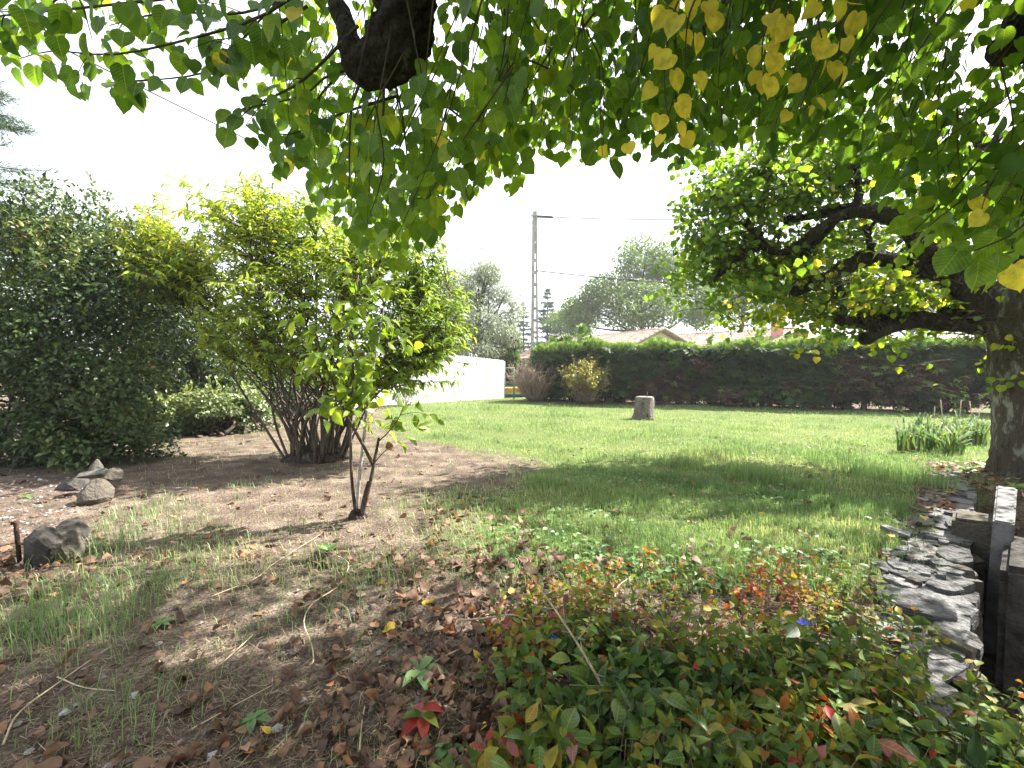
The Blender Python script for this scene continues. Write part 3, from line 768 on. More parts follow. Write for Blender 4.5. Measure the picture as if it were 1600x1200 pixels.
# ------------------------------------------------------------------ cypress hedge
hA, hB = np.array([1.1, 18.9]), np.array([21.0, 11.18])
hd = (hB - hA) / np.linalg.norm(hB - hA); hn = np.array([hd[1], -hd[0]])
if hn[1] > 0: hn = -hn
HL = np.linalg.norm(hB - hA)
hedge = root('cypress_hedge', (*((hA + hB) / 2), 0), 'long clipped cypress hedge, dark and brown-patched with bright green top', 'hedge')
def spray_template():
    V, Fq = [], []
    for k, (u0, a, L) in enumerate(((0, 0, 1.0), (0.15, 0.75, 0.6), (0.2, -0.75, 0.6), (0.45, 0.6, 0.45), (0.5, -0.6, 0.45))):
        c, s = math.cos(a), math.sin(a); i = len(V)
        for t, h in ((0, 0.06), (0.55, 0.075)):
            for q in (1, -1): V.append((u0 + c * L * t - s * q * h, s * L * t + c * q * h, 0.03 * math.sin(3 * k) - 0.1 * t * L))
        V.append((u0 + c * L, s * L, -0.2 * L * L))
        Fq.append(((i, i + 1, i + 3, i + 2), (i + 2, i + 3, i + 4)))
    return np.array(V), [np.array([f[0] for f in Fq]), np.array([f[1] for f in Fq])]
SPRAY = spray_template()
HT = 2.05
def hedge_leaves():
    n = 23000
    t = rng.random(n) * HL; z = 0.18 + rng.random(n) ** 0.9 * (HT - 0.1)
    dep = rng.random(n) ** 1.6 * 0.9
    base = hA + hd * t[:, None]
    P = np.column_stack([base + hn * (0.55 - dep)[:, None], z])
    P[:, :2] += hn * (0.24 * pnoise(P, 1.6) + 0.1 * pnoise(P, 4.2, 3))[:, None]
    nz = pnoise(P, 1.15, 11) + 0.5 * pnoise(P, 2.9, 4)
    keep = (nz > -0.45 - 0.4 * rng.random(n))
    right = t / 16.0
    keep &= ~((right > 0.55) & (rng.random(n) < 0.35 * (1 - z / HT)))
    keep &= ~((z < 0.42) & (rng.random(n) < 0.75))
    brown = (pnoise(P, 0.75, 21) + 0.5 * pnoise(P, 2.1, 8)) > 0.42 - 0.55 * right - 0.1 * rng.random(n)
    rn = np.where(brown & (z < HT - 0.18), rng.uniform(0.69, 1.0, n) - 0.12 * right, rng.uniform(0, 0.42, n))
    out = np.tile(np.array([hn[0], hn[1], 0]), (n, 1))
    D = nrm(out * 0.6 + np.array([0, 0, -0.15]) + rv(n) * np.array([.8, .8, .3]) + np.column_stack([hd[0] * np.sin(t * 9), hd[1] * np.sin(t * 9), 0 * t]) * 0.5)
    N = nrm(rv(n) * 0.4 + np.array([0, 0, 1]) + out * 0.5)
    b = MB(); place(b, SPRAY, P[keep], D[keep], N[keep], rng.uniform(0.18, 0.5, n)[keep], rn[keep])
    # back and core so that little sky shows through
    n = 17500
    t = rng.random(n) * HL; z = 0.12 + rng.random(n) * (HT - 0.12)
    P = np.column_stack([hA + hd * t[:, None] - hn * (0.35 + rng.random(n) * 0.3)[:, None], z])
    keep = pnoise(P, 1.4, 31) > -0.5 - 0.25 * rng.random(n)
    place(b, SPRAY, P[keep], rv(n)[keep], rv(n)[keep], rng.uniform(0.25, 0.45, n)[keep], np.where(rng.random(n) < 0.4 + 0.4 * t / 16, rng.uniform(.7, .9, n), rng.uniform(0, .3, n))[keep])
    # fresh top growth
    n = 16000
    t = rng.random(n) * HL
    hgt = 0.27 + 0.16 * pnoise(np.column_stack([t, 0 * t, 0 * t]), 1.1, 3) + 0.16 * pnoise(np.column_stack([t, 0 * t, 0 * t]), 3.3, 5)
    z = HT - 0.08 + rng.random(n) * hgt
    P = np.column_stack([hA + hd * t[:, None] + hn * (rng.uniform(-0.75, 0.62, n))[:, None], z])
    D = nrm(rv(n) * 0.6 + np.array([0, 0, 0.9]) + np.array([hn[0], hn[1], 0]) * 0.35); N = nrm(rv(n) + np.array([hn[0], hn[1], 0]))
    place(b, SPRAY, P, D, N, rng.uniform(0.12, 0.26, n), np.clip(rng.normal(0.54, 0.05, n), 0.35, 0.63))
    # tall leaders at the left and a few along the top
    for tt, h, m in [(0.6, .6, 90), (1.2, .7, 90), (1.8, 1.1, 160), (2.2, .6, 70), (0.9, .6, 80), (6.6, .55, 40), (8.3, .75, 60), (9.1, .55, 50), (6.0, .35, 30), (11.6, .45, 50)]:
        u = rng.random(m); P = np.column_stack([hA + hd * (tt + rng.normal(size=m) * 0.3 * (1.1 - u) * min(h, 1))[:, None] - hn * (0.2 + rng.normal(size=m) * 0.2 * (1.1 - u))[:, None], HT - 0.1 + u * h])
        a = rng.uniform(0, 2 * np.pi, m); D = nrm(np.column_stack([np.cos(a), np.sin(a), 0.8 + 0 * a]))
        place(b, SPRAY, P, D, rv(m), rng.uniform(0.14, 0.3, m), np.clip(rng.normal(0.5, 0.07, m), 0.3, 0.63))
    link('foliage', b.mesh('foliage', M['cypress']), hedge, kind='stuff')
    for i in range(23):
        k = MB(); tt = (i + 0.5) / 23 * HL + rng.normal() * 0.15
        p = np.array([*(hA + hd * tt + hn * rng.normal() * 0.1), 0])
        tube(k, catmull([p + (0, 0, -.05), p + (*rng.normal(size=2) * .05, 0.8), p + (*rng.normal(size=2) * .1, 2.0)], 9), np.linspace(0.1, 0.035, 9), 8, 0, 0.12, 6)
        for q in range(9):
            z = 0.3 + q * 0.19; e = np.array([*(hn * rng.uniform(0.1, 0.5) + hd * rng.uniform(-.6, .6)), 0.15])
            tube(k, [p + (0, 0, z), p + (0, 0, z) + e * 0.6 + (0, 0, -.03), p + (0, 0, z) + e], [0.02, 0.012, 0.006], 4)
        link('trunk', k.mesh('trunk', M['stem']), hedge)
hedge_leaves()
for xs, wds, tp, lb in ((796, 26, 508, 'tall feathery cypress shrub at the foot of the concrete pole'), (845, 26, 540, 'lower feathery cypress shrub just right of the pole foot'), (770, 26, 548, 'dark cypress shrub behind the white fence end')):
    q = at(xs, 600, 23.0); zt = at(xs, tp, 23.0)[2]
    simple_tree('cypress_shrub', (q[0], q[1], 0), [(q[0], q[1], zt * .3, .9, .6, zt * .34), (q[0], q[1], zt * .6, .6, .45, zt * .3), (q[0] + .1, q[1], zt * .82, .35, .3, zt * .2)], 2600, .3, 'cypress', lb, 'shrub', 'cypress shrubs behind the fence end', SPRAY, .07, .7, .5, 1.2, lambda P: np.clip(rng.normal(.44, .08, len(P)), 0, .63), -.5, 'stem', 8)

# ------------------------------------------------------------------ bushes at the far end of the lawn
def twig_bush(name, base, w, h, stems, leaves, mat, twigm, label, up=0.5, lsize=0.07):
    t = root(name, base, label, 'bush'); base = np.array(base, float)
    b = MB(); P, D = [], []
    for s in range(stems):
        a = rng.uniform(0, 2 * np.pi); e = rng.uniform(0.1, 1.0) ** 0.6
        tip = base + np.array([math.cos(a) * w * e, math.sin(a) * w * e, h * rng.uniform(0.55, 1.1) * (1 - 0.35 * e ** 2)])
        st = base + np.array([math.cos(a), math.sin(a), 0]) * 0.25 * e
        mid = st * 0.5 + tip * 0.5 + np.array([0, 0, up * 0.25 * h]) * (1 - 0.5 * e) + rng.normal(size=3) * 0.08
        pts = catmull([st, mid, tip], 9); tube(b, pts, np.linspace(0.016, 0.004, 9), 4)
        for q in range(3):
            i = rng.integers(3, 8); e2 = pts[i] + rv(1)[0] * rng.uniform(.15, .4) + (0, 0, .15)
            tube(b, [pts[i], (pts[i] + e2) / 2 + rng.normal(size=3) * .02, e2], [0.007, 0.005, 0.003], 4)
            tt = rng.random(leaves)[:, None]; P.append(pts[i] * (1 - tt) + e2 * tt + rng.normal(size=(leaves, 3)) * .03); D.append(nrm(rv(leaves) + (e2 - pts[i])))
        i = rng.integers(2, 9, leaves); P.append(pts[i] + rng.normal(size=(leaves, 3)) * 0.04); D.append(rv(leaves))
    link('stems', b.mesh('stems', M[twigm]), t, kind='stuff')
    P, D = np.concatenate(P), np.concatenate(D); n = len(P)
    c = MB(); place(c, QUAD, P, D, nrm(rv(n) + (0, 0, .6)), lsize * rng.uniform(.6, 1.3, n), rng.random(n))
    link('leaves', c.mesh('leaves', M[mat]), t, kind='stuff')
p = gnd(836, 627); twig_bush('russet_bush', (p[0], p[1], 0), 1.35, 1.75, 260, 3, 'redbush', 'greytwig', 'twiggy russet bush almost bare at the lawn end', 0.6, 0.055)
p = gnd(914, 631); twig_bush('golden_bush', (p[0], p[1], 0), 0.95, 1.75, 150, 14, 'goldbush', 'redtwig', 'yellow green bush turning gold in front of the hedge', 0.9, 0.085)
p = gnd(632, 634); twig_bush('wispy_seedling', (p[0], p[1], 0), 0.8, 1.1, 16, 7, 'weed', 'palestem', 'wispy pale green seedling in front of the white fence', 0.6, 0.09)

# ------------------------------------------------------------------ stump
p = gnd(1005, 654); sx, sy = p[0], p[1]
st = root('tree_stump', (sx, sy, 0), 'short grey cut tree stump standing on the lawn', 'stump')
k = MB(); lathe(k, (sx, sy, 0), [(0.33, -0.05), (0.3, 0.04), (0.28, 0.12), (0.275, 0.2), (0.268, 0.3), (0.266, 0.4), (0.262, 0.5), (0.255, 0.57), (0.245, 0.6)], 40, 1, 1, 0.5, 0.09); k.v[0][:, 0] -= (k.v[0][:, 2]) * -0.05
link('bark', k.mesh('bark', M['stump']), st)
k = MB(); lathe(k, (sx + .03, sy, 0.585), [(0.24, 0.0), (0.232, 0.03), (0.12, 0.036), (0.02, 0.033)], 32); link('cut_top', k.mesh('cut_top', M['stumptop']), st)
k = MB(); tube(k, [(sx + .08, sy - .05, .6), (sx + .09, sy - .05, .74)], [0.025, 0.018], 6); link('peg', k.mesh('peg', M['rust']), st)

# ------------------------------------------------------------------ evergreen shrubs at the left
def broad_bush(name, lobes, n, label, group=None, size=0.075, gap=0.3, base=None, gs=1.8, nsep=0, rlo=0.0, mat='laurel'):
    base = np.array([*np.mean([l[:2] for l in lobes], 0), 0]) if base is None else np.array(base, float)
    t = root(name, base, label, 'shrub', group)
    b = MB()
    for k in range(46):
        l = lobes[k % len(lobes)]; e = np.array(l[:3]) + rv(1)[0] * np.array(l[3:6]) * 0.85
        s = base + (*rng.normal(size=2) * 0.35, 0)
        tube(b, catmull([s, s * .5 + np.array([l[0], l[1], l[2] * .6]) * .5 + rng.normal(size=3) * .15, e], 9), np.linspace(0.045, 0.008, 9), 5)
    link('stems', b.mesh('stems', M['stem']), t, kind='stuff')
    P, U = lobed(lobes, n, 0.6, gap, gs, rng.uniform(0, 50))
    P += U * (0.3 * pnoise(P, 1.7, 2) + .16 * pnoise(P, 4.2, 7))[:, None]
    D = nrm(U * 0.8 + rv(n) * 0.8 + (0, 0, 0.1)); N = nrm(U * 0.7 + rv(n) * 0.6 + (0, 0, 0.7))
    rn = np.clip(rng.random(n) * 0.55 + 0.25 * (pnoise(P, 1.1, 3) + 1) + (rng.random(n) > 0.985) * 0.5 + rlo + .3 * U[:, 2] * (rng.random(n) < .6) + .15 * pnoise(P, 3.3, 6) - .08, 0, 1)  # upward-facing leaves tinted lighter: young growth plus a painted sunlit top
    for q in range(150):                               # young shoots standing out of the outline
        i = int(rng.integers(0, n)); 
        if U[i, 2] < .1: continue
        m = 14; t_ = np.linspace(0, .35, m)[:, None]; dr = nrm((U[i] * .5 + (0, 0, .8) + rng.normal(size=3) * .3)[None]); P = np.vstack([P, P[i] + dr * t_]); D = np.vstack([D, nrm(dr + rv(m) * 1.1)]); N = np.vstack([N, nrm(rv(m) + (0, 0, .6))]); rn = np.append(rn, rng.uniform(.6, .97, m))
    n = len(P)
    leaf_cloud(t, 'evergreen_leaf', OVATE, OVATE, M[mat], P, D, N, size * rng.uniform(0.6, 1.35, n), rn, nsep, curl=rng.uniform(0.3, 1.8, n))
    return t
G = 'evergreen shrubs along the left side'
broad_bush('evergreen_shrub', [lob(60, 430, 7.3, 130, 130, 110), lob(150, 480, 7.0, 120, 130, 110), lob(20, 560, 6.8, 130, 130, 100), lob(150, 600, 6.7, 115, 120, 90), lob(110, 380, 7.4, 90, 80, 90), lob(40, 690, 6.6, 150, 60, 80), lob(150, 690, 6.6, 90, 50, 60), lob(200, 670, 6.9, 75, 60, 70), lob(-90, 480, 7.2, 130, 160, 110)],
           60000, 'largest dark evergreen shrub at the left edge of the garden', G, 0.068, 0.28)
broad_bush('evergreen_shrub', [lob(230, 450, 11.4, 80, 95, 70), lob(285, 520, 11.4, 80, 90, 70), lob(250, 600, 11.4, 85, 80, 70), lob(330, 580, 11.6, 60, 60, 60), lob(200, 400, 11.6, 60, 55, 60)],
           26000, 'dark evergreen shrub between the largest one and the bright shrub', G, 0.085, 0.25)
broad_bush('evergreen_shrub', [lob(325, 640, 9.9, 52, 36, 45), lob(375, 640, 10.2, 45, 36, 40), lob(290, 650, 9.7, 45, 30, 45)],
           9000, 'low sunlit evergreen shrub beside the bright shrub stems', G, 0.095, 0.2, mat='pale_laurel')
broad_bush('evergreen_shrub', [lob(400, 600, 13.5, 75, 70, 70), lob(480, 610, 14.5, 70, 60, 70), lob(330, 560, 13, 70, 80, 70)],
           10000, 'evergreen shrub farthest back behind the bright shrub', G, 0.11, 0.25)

# ------------------------------------------------------------------ big bright deciduous shrub
def big_shrub():
    bp = gnd(497, 717); base = np.array([bp[0], bp[1], 0])
    t = root('deciduous_shrub', base, 'big bright yellow green shrub with many stems fanning from one base', 'shrub')
    lobes = [lob(325, 400, 7.3, 135, 85, 120), lob(440, 350, 7.4, 95, 70, 100), lob(600, 430, 7.0, 125, 90, 110), lob(665, 490, 7.2, 85, 85, 90), lob(630, 540, 7.0, 70, 55, 80), lob(430, 480, 7.0, 105, 90, 110), lob(545, 540, 6.8, 90, 70, 80), lob(255, 410, 7.5, 80, 70, 80), lob(370, 520, 7.0, 80, 65, 80), lob(450, 545, 6.8, 80, 50, 80), lob(600, 565, 6.7, 90, 55, 80), lob(680, 545, 7.0, 60, 60, 70), lob(500, 420, 7.6, 120, 90, 100)]
    b = MB(); stems = []
    for k in range(58):
        a = rng.uniform(0, 2 * np.pi); rr = 0.42 * math.sqrt(rng.random())
        s = base + np.array([math.cos(a) * rr * 1.15, math.sin(a) * rr, -0.03])
        l = lobes[k % len(lobes)]; e = np.array(l[:3]) + rv(1)[0] * np.array(l[3:6]) * 0.55
        out = np.array([math.cos(a) * 0.25, math.sin(a) * 0.2, 0.95])
        m = s + out * 0.75 + (e - s) * np.array([.16, .16, 0.05])
        pts = catmull([s, m, m * 0.45 + e * 0.55 + (0, 0, .12), e], 18)
        tube(b, pts, np.linspace(rng.uniform(0.014, 0.029), 0.006, 18), 7, 0, 0.1, 9)
        stems.append(pts)
    link('stems', b.mesh('stems', M['stem']), t, kind='stuff')
    k = MB(); lathe(k, base, [(0.47, -0.04), (0.43, 0.05), (0.38, 0.13), (0.28, 0.2), (0.05, 0.22)], 26, 1.1, 0.95, .5, 0.25); link('root_crown', k.mesh('root_crown', M['bark']), t)
    SP = np.concatenate([s[8:] for s in stems])
    tw = MB(); P, D, N, RN = [], [], [], []
    tg, U = lobed(lobes, 2000, 0.75, 0.6, 1.5, 3.0)
    tips = [(p_, u) for p_, u in zip(tg, U)]
    for k in range(130):                                   # wispy upright shoots along the top
        px = rng.uniform(215, 700); top = np.interp(px, [215, 260, 330, 420, 500, 600, 700, 750], [330, 275, 285, 270, 330, 350, 370, 400]) + rng.uniform(-10, 60)
        tips.append((at(px, top, rng.uniform(6.6, 7.9)), np.array([0, 0, 1.0])))
    for tip, u in tips:
        dd = np.linalg.norm(SP - tip, axis=1) + 3.0 * np.maximum(0, SP[:, 2] - tip[2] + 0.2)
        s = SP[np.argsort(dd)[rng.integers(0, 12)]]
        L = np.linalg.norm(tip - s)
        if L < 0.25: continue
        pts = catmull([s, (s + tip) / 2 + np.array([0, 0, 0.08 * L]) + rng.normal(size=3) * .04, tip], 9)
        tube(tw, pts, np.linspace(0.008, 0.0025, 9), 4, cap=False)
        m = int(np.clip(L * 22, 10, 30)); tt = np.sort(rng.uniform(0.3, 1.0, m)) * 8
        i = np.minimum(tt.astype(int), 7); fr = (tt - i)[:, None]
        q = pts[i] * (1 - fr) + pts[i + 1] * fr; ax = nrm(pts[i + 1] - pts[i])
        ang = np.arange(m) * 2.4 + rng.uniform(0, 6)
        side = nrm(np.column_stack([np.cos(ang), np.sin(ang), 0 * ang]))
        P.append(q); D.append(nrm(ax * 0.75 + side * 0.8 + np.array([0, 0, -0.45]) + rng.normal(size=(m, 3)) * .25)); N.append(nrm(np.array([0, -.3, 0.8]) + side * .3 + rng.normal(size=(m, 3)) * .35))
        px, py, _ = proj(tip); warm = np.clip((620 - px) / 420, 0, 1) * 0.2 + np.clip((480 - py) / 250, 0, 1) * 0.16  # top and left leaves tinted yellower, as if sun shone through
        RN.append(np.clip(rng.normal(0.38, 0.14, m) + warm + (rng.random(m) > .994) * .4, 0, 1))
    link('twigs', tw.mesh('twigs', M['twig']), t, kind='stuff')
    P, D, N, RN = map(np.concatenate, (P, D, N, RN)); n = len(P)
    leaf_cloud(t, 'lance_leaf', LANCE, LANCE, M['shrub'], P, D, N, rng.uniform(0.085, 0.15, n), RN, 300, curl=rng.uniform(0.2, 2.0, n))
big_shrub()

# ------------------------------------------------------------------ sapling in front of it
def sapling():
    bp = gnd(558, 812); d = bp[1]; base = np.array([bp[0], bp[1], 0])
    t = root('sapling', base, 'young sapling with four bare slender stems on the bare soil', 'sapling')
    A = lambda x, y, dd=0.0: at(x, y, d + dd)
    def stem(ctrl, r0, r1, mat, nm='stem'):
        k = MB(); P = catmull(ctrl, 16); tube(k, P, np.linspace(r0, r1, 16), 8, 0, 0.07, 22); link(nm, k.mesh(nm, M[mat]), t); return P
    s1 = stem([A(556, 806), A(549, 740), A(548, 660), A(552, 590), A(550, 500), A(560, 430)], 0.018, 0.006, 'stem')
    s2 = stem([A(557, 806, .02), A(562, 740), A(569, 680), A(575, 620), A(590, 540), A(600, 480)], 0.019, 0.006, 'palestem')
    s3 = stem([A(564, 812, -.02), A(577, 760), A(584, 725), A(589, 700), A(592, 684)], 0.02, 0.012, 'stem')
    s4 = stem([A(583, 727, -.01), A(568, 697, -.04), A(545, 655, -.08), A(526, 612, -.1), A(505, 560, -.12), A(490, 510, -.1)], 0.018, 0.006, 'twig')
    s5 = stem([A(591, 690), A(606, 676), A(622, 655), A(628, 640)], 0.007, 0.003, 'twig', 'side_shoot')
    s6 = stem([A(586, 722), A(600, 706), A(614, 695)], 0.006, 0.003, 'twig', 'side_shoot')
    s7 = stem([A(562, 812), A(569, 775), A(575, 752)], 0.018, 0.009, 'stem', 'dead_stub')
    k = MB(); lathe(k, base, [(0.1, -0.03), (0.085, 0.03), (0.05, 0.09), (0.01, 0.11)], 14, 1, 1, .5, 0.5); link('root_crown', k.mesh('root_crown', M['bark']), t)
    P, D = [], []
    for s, lo in ((s1, 8), (s2, 7), (s4, 7), (s5, 4)):
        for q in range(20 if s is not s5 else 3):
            i = rng.integers(lo, 15); e = s[i] + np.array([rng.normal() * .22, rng.normal() * .18, rng.uniform(-.15, .2)]) 
            pts = catmull([s[i], (s[i] + e) / 2 + (0, 0, .05), e], 6)
            k = MB(); tube(k, pts, np.linspace(.004, .0015, 6), 4); link('twig', k.mesh('twig', M['twig']), t)
            for f in range(1, 6):
                P.append(pts[f] + rng.normal(size=3) * .01); D.append(nrm((pts[f] - pts[f - 1])[None])[0] * .5 + rv(1)[0] * .8 + (0, 0, -.35))
    for x, y, dx, dy in ((612, 668, 1, -.2), (622, 690, .8, -.8), (635, 682, 1, -.5), (640, 660, 1, .1), (650, 668, 1, 0), (655, 668, 1, -.3), (660, 664, 1, .2), (628, 645, .5, .8), (605, 650, -.6, .6)):
        P.append(A(x, y)); D.append(np.array([dx, rng.normal() * .3, dy]))
    P, D = np.array(P), np.array(D); n = len(P)
    N = nrm(rv(n) * .6 + np.array([0, -.5, .8]))
    leaf_cloud(t, 'sapling_leaf', OVATE_HI, OVATE, M['shrub'], P, D, N, rng.uniform(0.09, 0.16, n), np.clip(rng.normal(.42, .13, n), 0, .8), 260, curl=rng.uniform(.4, 1.8, n))
    P = np.array([A(606, 690), A(548, 623), A(568, 550)]); D = np.array([(.3, 0, -1.), (.1, 0, -1), (-.4, 0, -1)])
    for q in range(3):
        o = link('withered_leaf', leaf_mesh('withered_leaf', OVATE_HI, M['dead'], 1.6), t); dd, ss, nn = frames(D[q][None], np.array([[0.2, -1, .2]]))
        o.matrix_basis = Matrix([[dd[0][i] * .1, ss[0][i] * .13, nn[0][i] * .1, P[q][i]] for i in range(3)] + [[0, 0, 0, 1]]); o['rnd'] = 0.65
sapling()

# ------------------------------------------------------------------ pollarded linden at the right
def shoots(tw, starts, dirs, lens, spacing, P, D, N, RN, droop=0.3, rmean=0.4, rstd=0.2, rad=0.006, sag=0.15):
    for s, dr, L in zip(starts, dirs, lens):
        dr = dr / np.linalg.norm(dr)
        tip = s + dr * L + np.array([0, 0, -sag * L * L])
        pts = catmull([s, s + dr * L * 0.5 + rng.normal(size=3) * .03, tip], 8)
        tube(tw, pts, np.linspace(rad, 0.002, 8), 4, cap=False)
        m = max(4, int(L / spacing)); tt = np.linspace(0.18, 1.0, m) * 7 - 1e-4
        i = tt.astype(int); fr = (tt - i)[:, None]; q = pts[i] * (1 - fr) + pts[i + 1] * fr; ax = nrm(pts[i + 1] - pts[i])
        a = np.array([rng.normal(), rng.normal(), 0.0]); sd = nrm(np.cross(ax, a[None])); sg = np.where(np.arange(m) % 2, 1, -1)[:, None]
        dd = nrm(ax * 0.35 + sd * sg * 0.75 + np.array([0, 0, -droop]) + rng.normal(size=(m, 3)) * .22)
        P.append(q + dd * 0.035); D.append(dd); N.append(nrm(np.array([0, 0, 0.75]) + rng.normal(size=(m, 3)) * .45 + np.array([0, -.35, 0])))
        RN.append(np.clip(rng.normal(rmean, rstd, m), 0, 0.9))

def right_linden():
    bp = gnd(1626, 748); base = np.array([bp[0], bp[1], 0]); d = bp[1]
    t = root('linden_tree', base, 'pollarded linden with thick gnarled limbs at the right end of the stone edging', 'tree')
    A = lambda x, y, dd=0.0: at(x, y, d + dd)
    k = MB(); P = catmull([base + (0.03, 0, -.1), A(1626, 700), A(1622, 600), A(1614, 540), A(1600, 480), A(1580, 440)], 34)
    rad = np.interp(np.linspace(0, 1, 34), [0, .1, .3, .6, .85, 1], [0.56, 0.48, 0.43, 0.41, 0.45, 0.3])
    tube(k, P, rad, 40, 0, 0.075, 4.5); link('trunk', k.mesh('trunk', M['lichen_bark']), t)
    limbs = [
        ([A(1580, 500), A(1530, 470, .1), A(1490, 430, .2), A(1440, 385, .3), A(1410, 345, .4), A(1350, 330, .5), A(1300, 345, .6), A(1250, 385, .7)], .24, .06),
        ([A(1560, 480, .1), A(1490, 440, .5), A(1430, 415, .8), A(1370, 405, .9), A(1335, 412, .9), A(1280, 440, .9), A(1240, 458, .9)], .2, .08),
        ([A(1575, 520, .1), A(1520, 505, .3), A(1440, 500, .5), A(1380, 510, .5), A(1310, 500, .5)], .22, .07),
        ([A(1440, 500, .5), A(1400, 512, .4), A(1350, 530, .3)], .1, .07),
        ([A(1360, 330, .5), A(1320, 325, .8), A(1270, 338, 1.0), A(1225, 345, 1.2)], .1, .05),
        ([A(1300, 345, .6), A(1230, 392, .8), A(1195, 385, .9), A(1165, 345, 1.0)], .07, .06),
        ([A(1195, 385, .9), A(1160, 400, .9), A(1115, 440, .9)], .05, .03),
        ([A(1338, 335, .5), A(1342, 295, .6), A(1338, 270, .6)], .06, .05),
        ([A(1342, 290, .6), A(1370, 275, .7), A(1378, 235, .7)], .05, .03),
        ([A(1360, 405, .9), A(1358, 370, .9), A(1354, 355, .9)], .05, .05),
        ([A(1320, 500, .5), A(1316, 470, .5), A(1310, 440, .5)], .045, .045),
        ([A(1575, 470), A(1590, 400, .1), A(1560, 330, .1), A(1550, 250, 0), A(1500, 180, .1)], .22, .08),
        ([A(1590, 460), A(1640, 380, -.2), A(1700, 320, -.4), A(1750, 220, -.5)], .22, .08),
        ([A(1580, 470, .2), A(1570, 400, 1.0), A(1500, 330, 1.8), A(1420, 260, 2.4)], .2, .07),
        ([A(1600, 480), A(1720, 420, .6), A(1850, 360, 1.0)], .2, .08),
        ([A(1310, 340, .6), A(1225, 430, 1.0), A(1180, 440, 1.0)], .07, .05)]
    LP = []
    for ctrl, r0, r1 in limbs:
        k = MB(); n = 30; P = catmull(ctrl, n); rr = .82 * np.linspace(r0, r1, n) * (1 + .12 * np.sin(np.linspace(0, 17, n) + r0 * 40))
        rr[-3:] *= 1.25
        tube(k, P, rr, 24, 0, 0.24, 9)
        for q in range(6 if r0 > .1 else 2):          # burls and cut-back spurs
            i = int(rng.integers(8, n - 2)); up = nrm((rv(1)[0] * .7 + (0, 0, 1))[None])[0]; L_ = rng.uniform(.1, .28)
            tube(k, [P[i], P[i] + up * L_ * .6, P[i] + up * L_], [rr[i] * .75, rr[i] * .5, rr[i] * .62], 10, 0, .3, 14)
        link('limb', k.mesh('limb', M['bark']), t); LP.append(P)
    tw = MB(); P, D, N, RN = [], [], [], []
    for li, pts in enumerate(LP):
        seg = pts[8:] if li in (0, 1, 2, 11, 12, 13, 14) else pts[3:]
        m = int(17 * np.linalg.norm(np.diff(seg, axis=0), axis=1).sum() ** 0.5) + 8
        if li in (11, 12, 14): m = int(m * .45)
        i = np.minimum((rng.random(m) ** 0.7 * len(seg)).astype(int), len(seg) - 1)
        st = seg[i]; dr = rv(m) * np.array([.8, .7, .55]) + np.array([-.3, 0.4, .6])
        shoots(tw, st, dr, rng.uniform(.35, 1.15, m), .055, P, D, N, RN, rmean=.46, rstd=.2)
    # shoots of the outer crown on the left and the hanging lower fringe
    hubs = [(1130, 340, 1.0, 40), (1160, 300, 1.0, 42), (1200, 280, .9, 38), (1130, 420, .9, 40), (1190, 330, 1.1, 36), (1250, 300, 1.0, 34), (1280, 470, 1.1, 34), (1210, 455, 1.2, 26), (1250, 475, .8, 26), (1330, 480, .6, 24), (1420, 470, .9, 26), (1460, 500, .6, 22), (1380, 450, 1.4, 30), (1520, 545, .3, 12), (1180, 410, 1.2, 34), (1110, 380, 1.0, 30), (1300, 260, 1.0, 30), (1400, 280, 1.2, 30), (1480, 480, .9, 24), (1240, 420, 1.5, 30), (1330, 380, 1.7, 30), (1420, 360, 1.8, 30), (1150, 470, 1.0, 20), (1180, 250, .8, 34), (1260, 245, .9, 34), (1340, 250, 1.0, 30), (1120, 300, .9, 26), (1300, 535, .4, 4), (1210, 440, 1.0, 22), (1270, 455, 1.0, 26), (1380, 490, .8, 22), (1330, 470, .2, 18), (1430, 430, .3, 18)]
    for x, y, dd, m in hubs:
        m = int(m * 1.1)
        c = A(x, y, dd); st = c + rng.normal(size=(m, 3)) * np.array([.22, .35, .2]); dr = rv(m) * np.array([.8, .8, .5]) + np.array([-.25, 0, .25])
        shoots(tw, st, dr, rng.uniform(.25, .75, m), .055, P, D, N, RN, rmean=.46 + .24 * (x > 1180 and y > 400), rstd=.18)  # lower right leaves coloured yellower, standing in for backlight
    # upper crown, above the picture
    m = 24; c = base + np.array([0.6, .6, 5.2]); u = rv(m) * rng.random((m, 1)) ** .4 * np.array([3.0, 2.6, 1.3])
    shoots(tw, c + u, rv(m) + (0, 0, .5), rng.uniform(.5, 1.0, m), .085, P, D, N, RN, rmean=.4)
    link('twigs', tw.mesh('twigs', M['twig']), t, kind='stuff')
    P, D, N, RN = map(np.concatenate, (P, D, N, RN))
    LQ = np.concatenate([q[::2] for q in LP[:11]]); lx, ly, ld = proj(LQ); x, y, dd = proj(P)      # keep the front of the gnarled limbs clear of leaves
    hide = np.zeros(len(P), bool)
    for a_, b_, c_ in zip(lx, ly, ld): hide |= (abs(x - a_) < 17) & (abs(y - b_) < 15) & (dd < c_ + .05)
    hide &= rng.random(len(P)) < .82
    hide |= (y > 556) & (x < 1500) & (rng.random(len(P)) < .9)
    P, D, N, RN = P[~hide], D[~hide], N[~hide], RN[~hide]; n = len(P)
    leaf_cloud(t, 'linden_leaf', HEART_HI, HEART_LO, M['linden'], P, D, N, rng.uniform(.055, .1, n), RN, 300, curl=rng.uniform(.3, 2.4, n), near=M['linden_near'])
    # suckers and dry twigs in the fork
    k = MB()
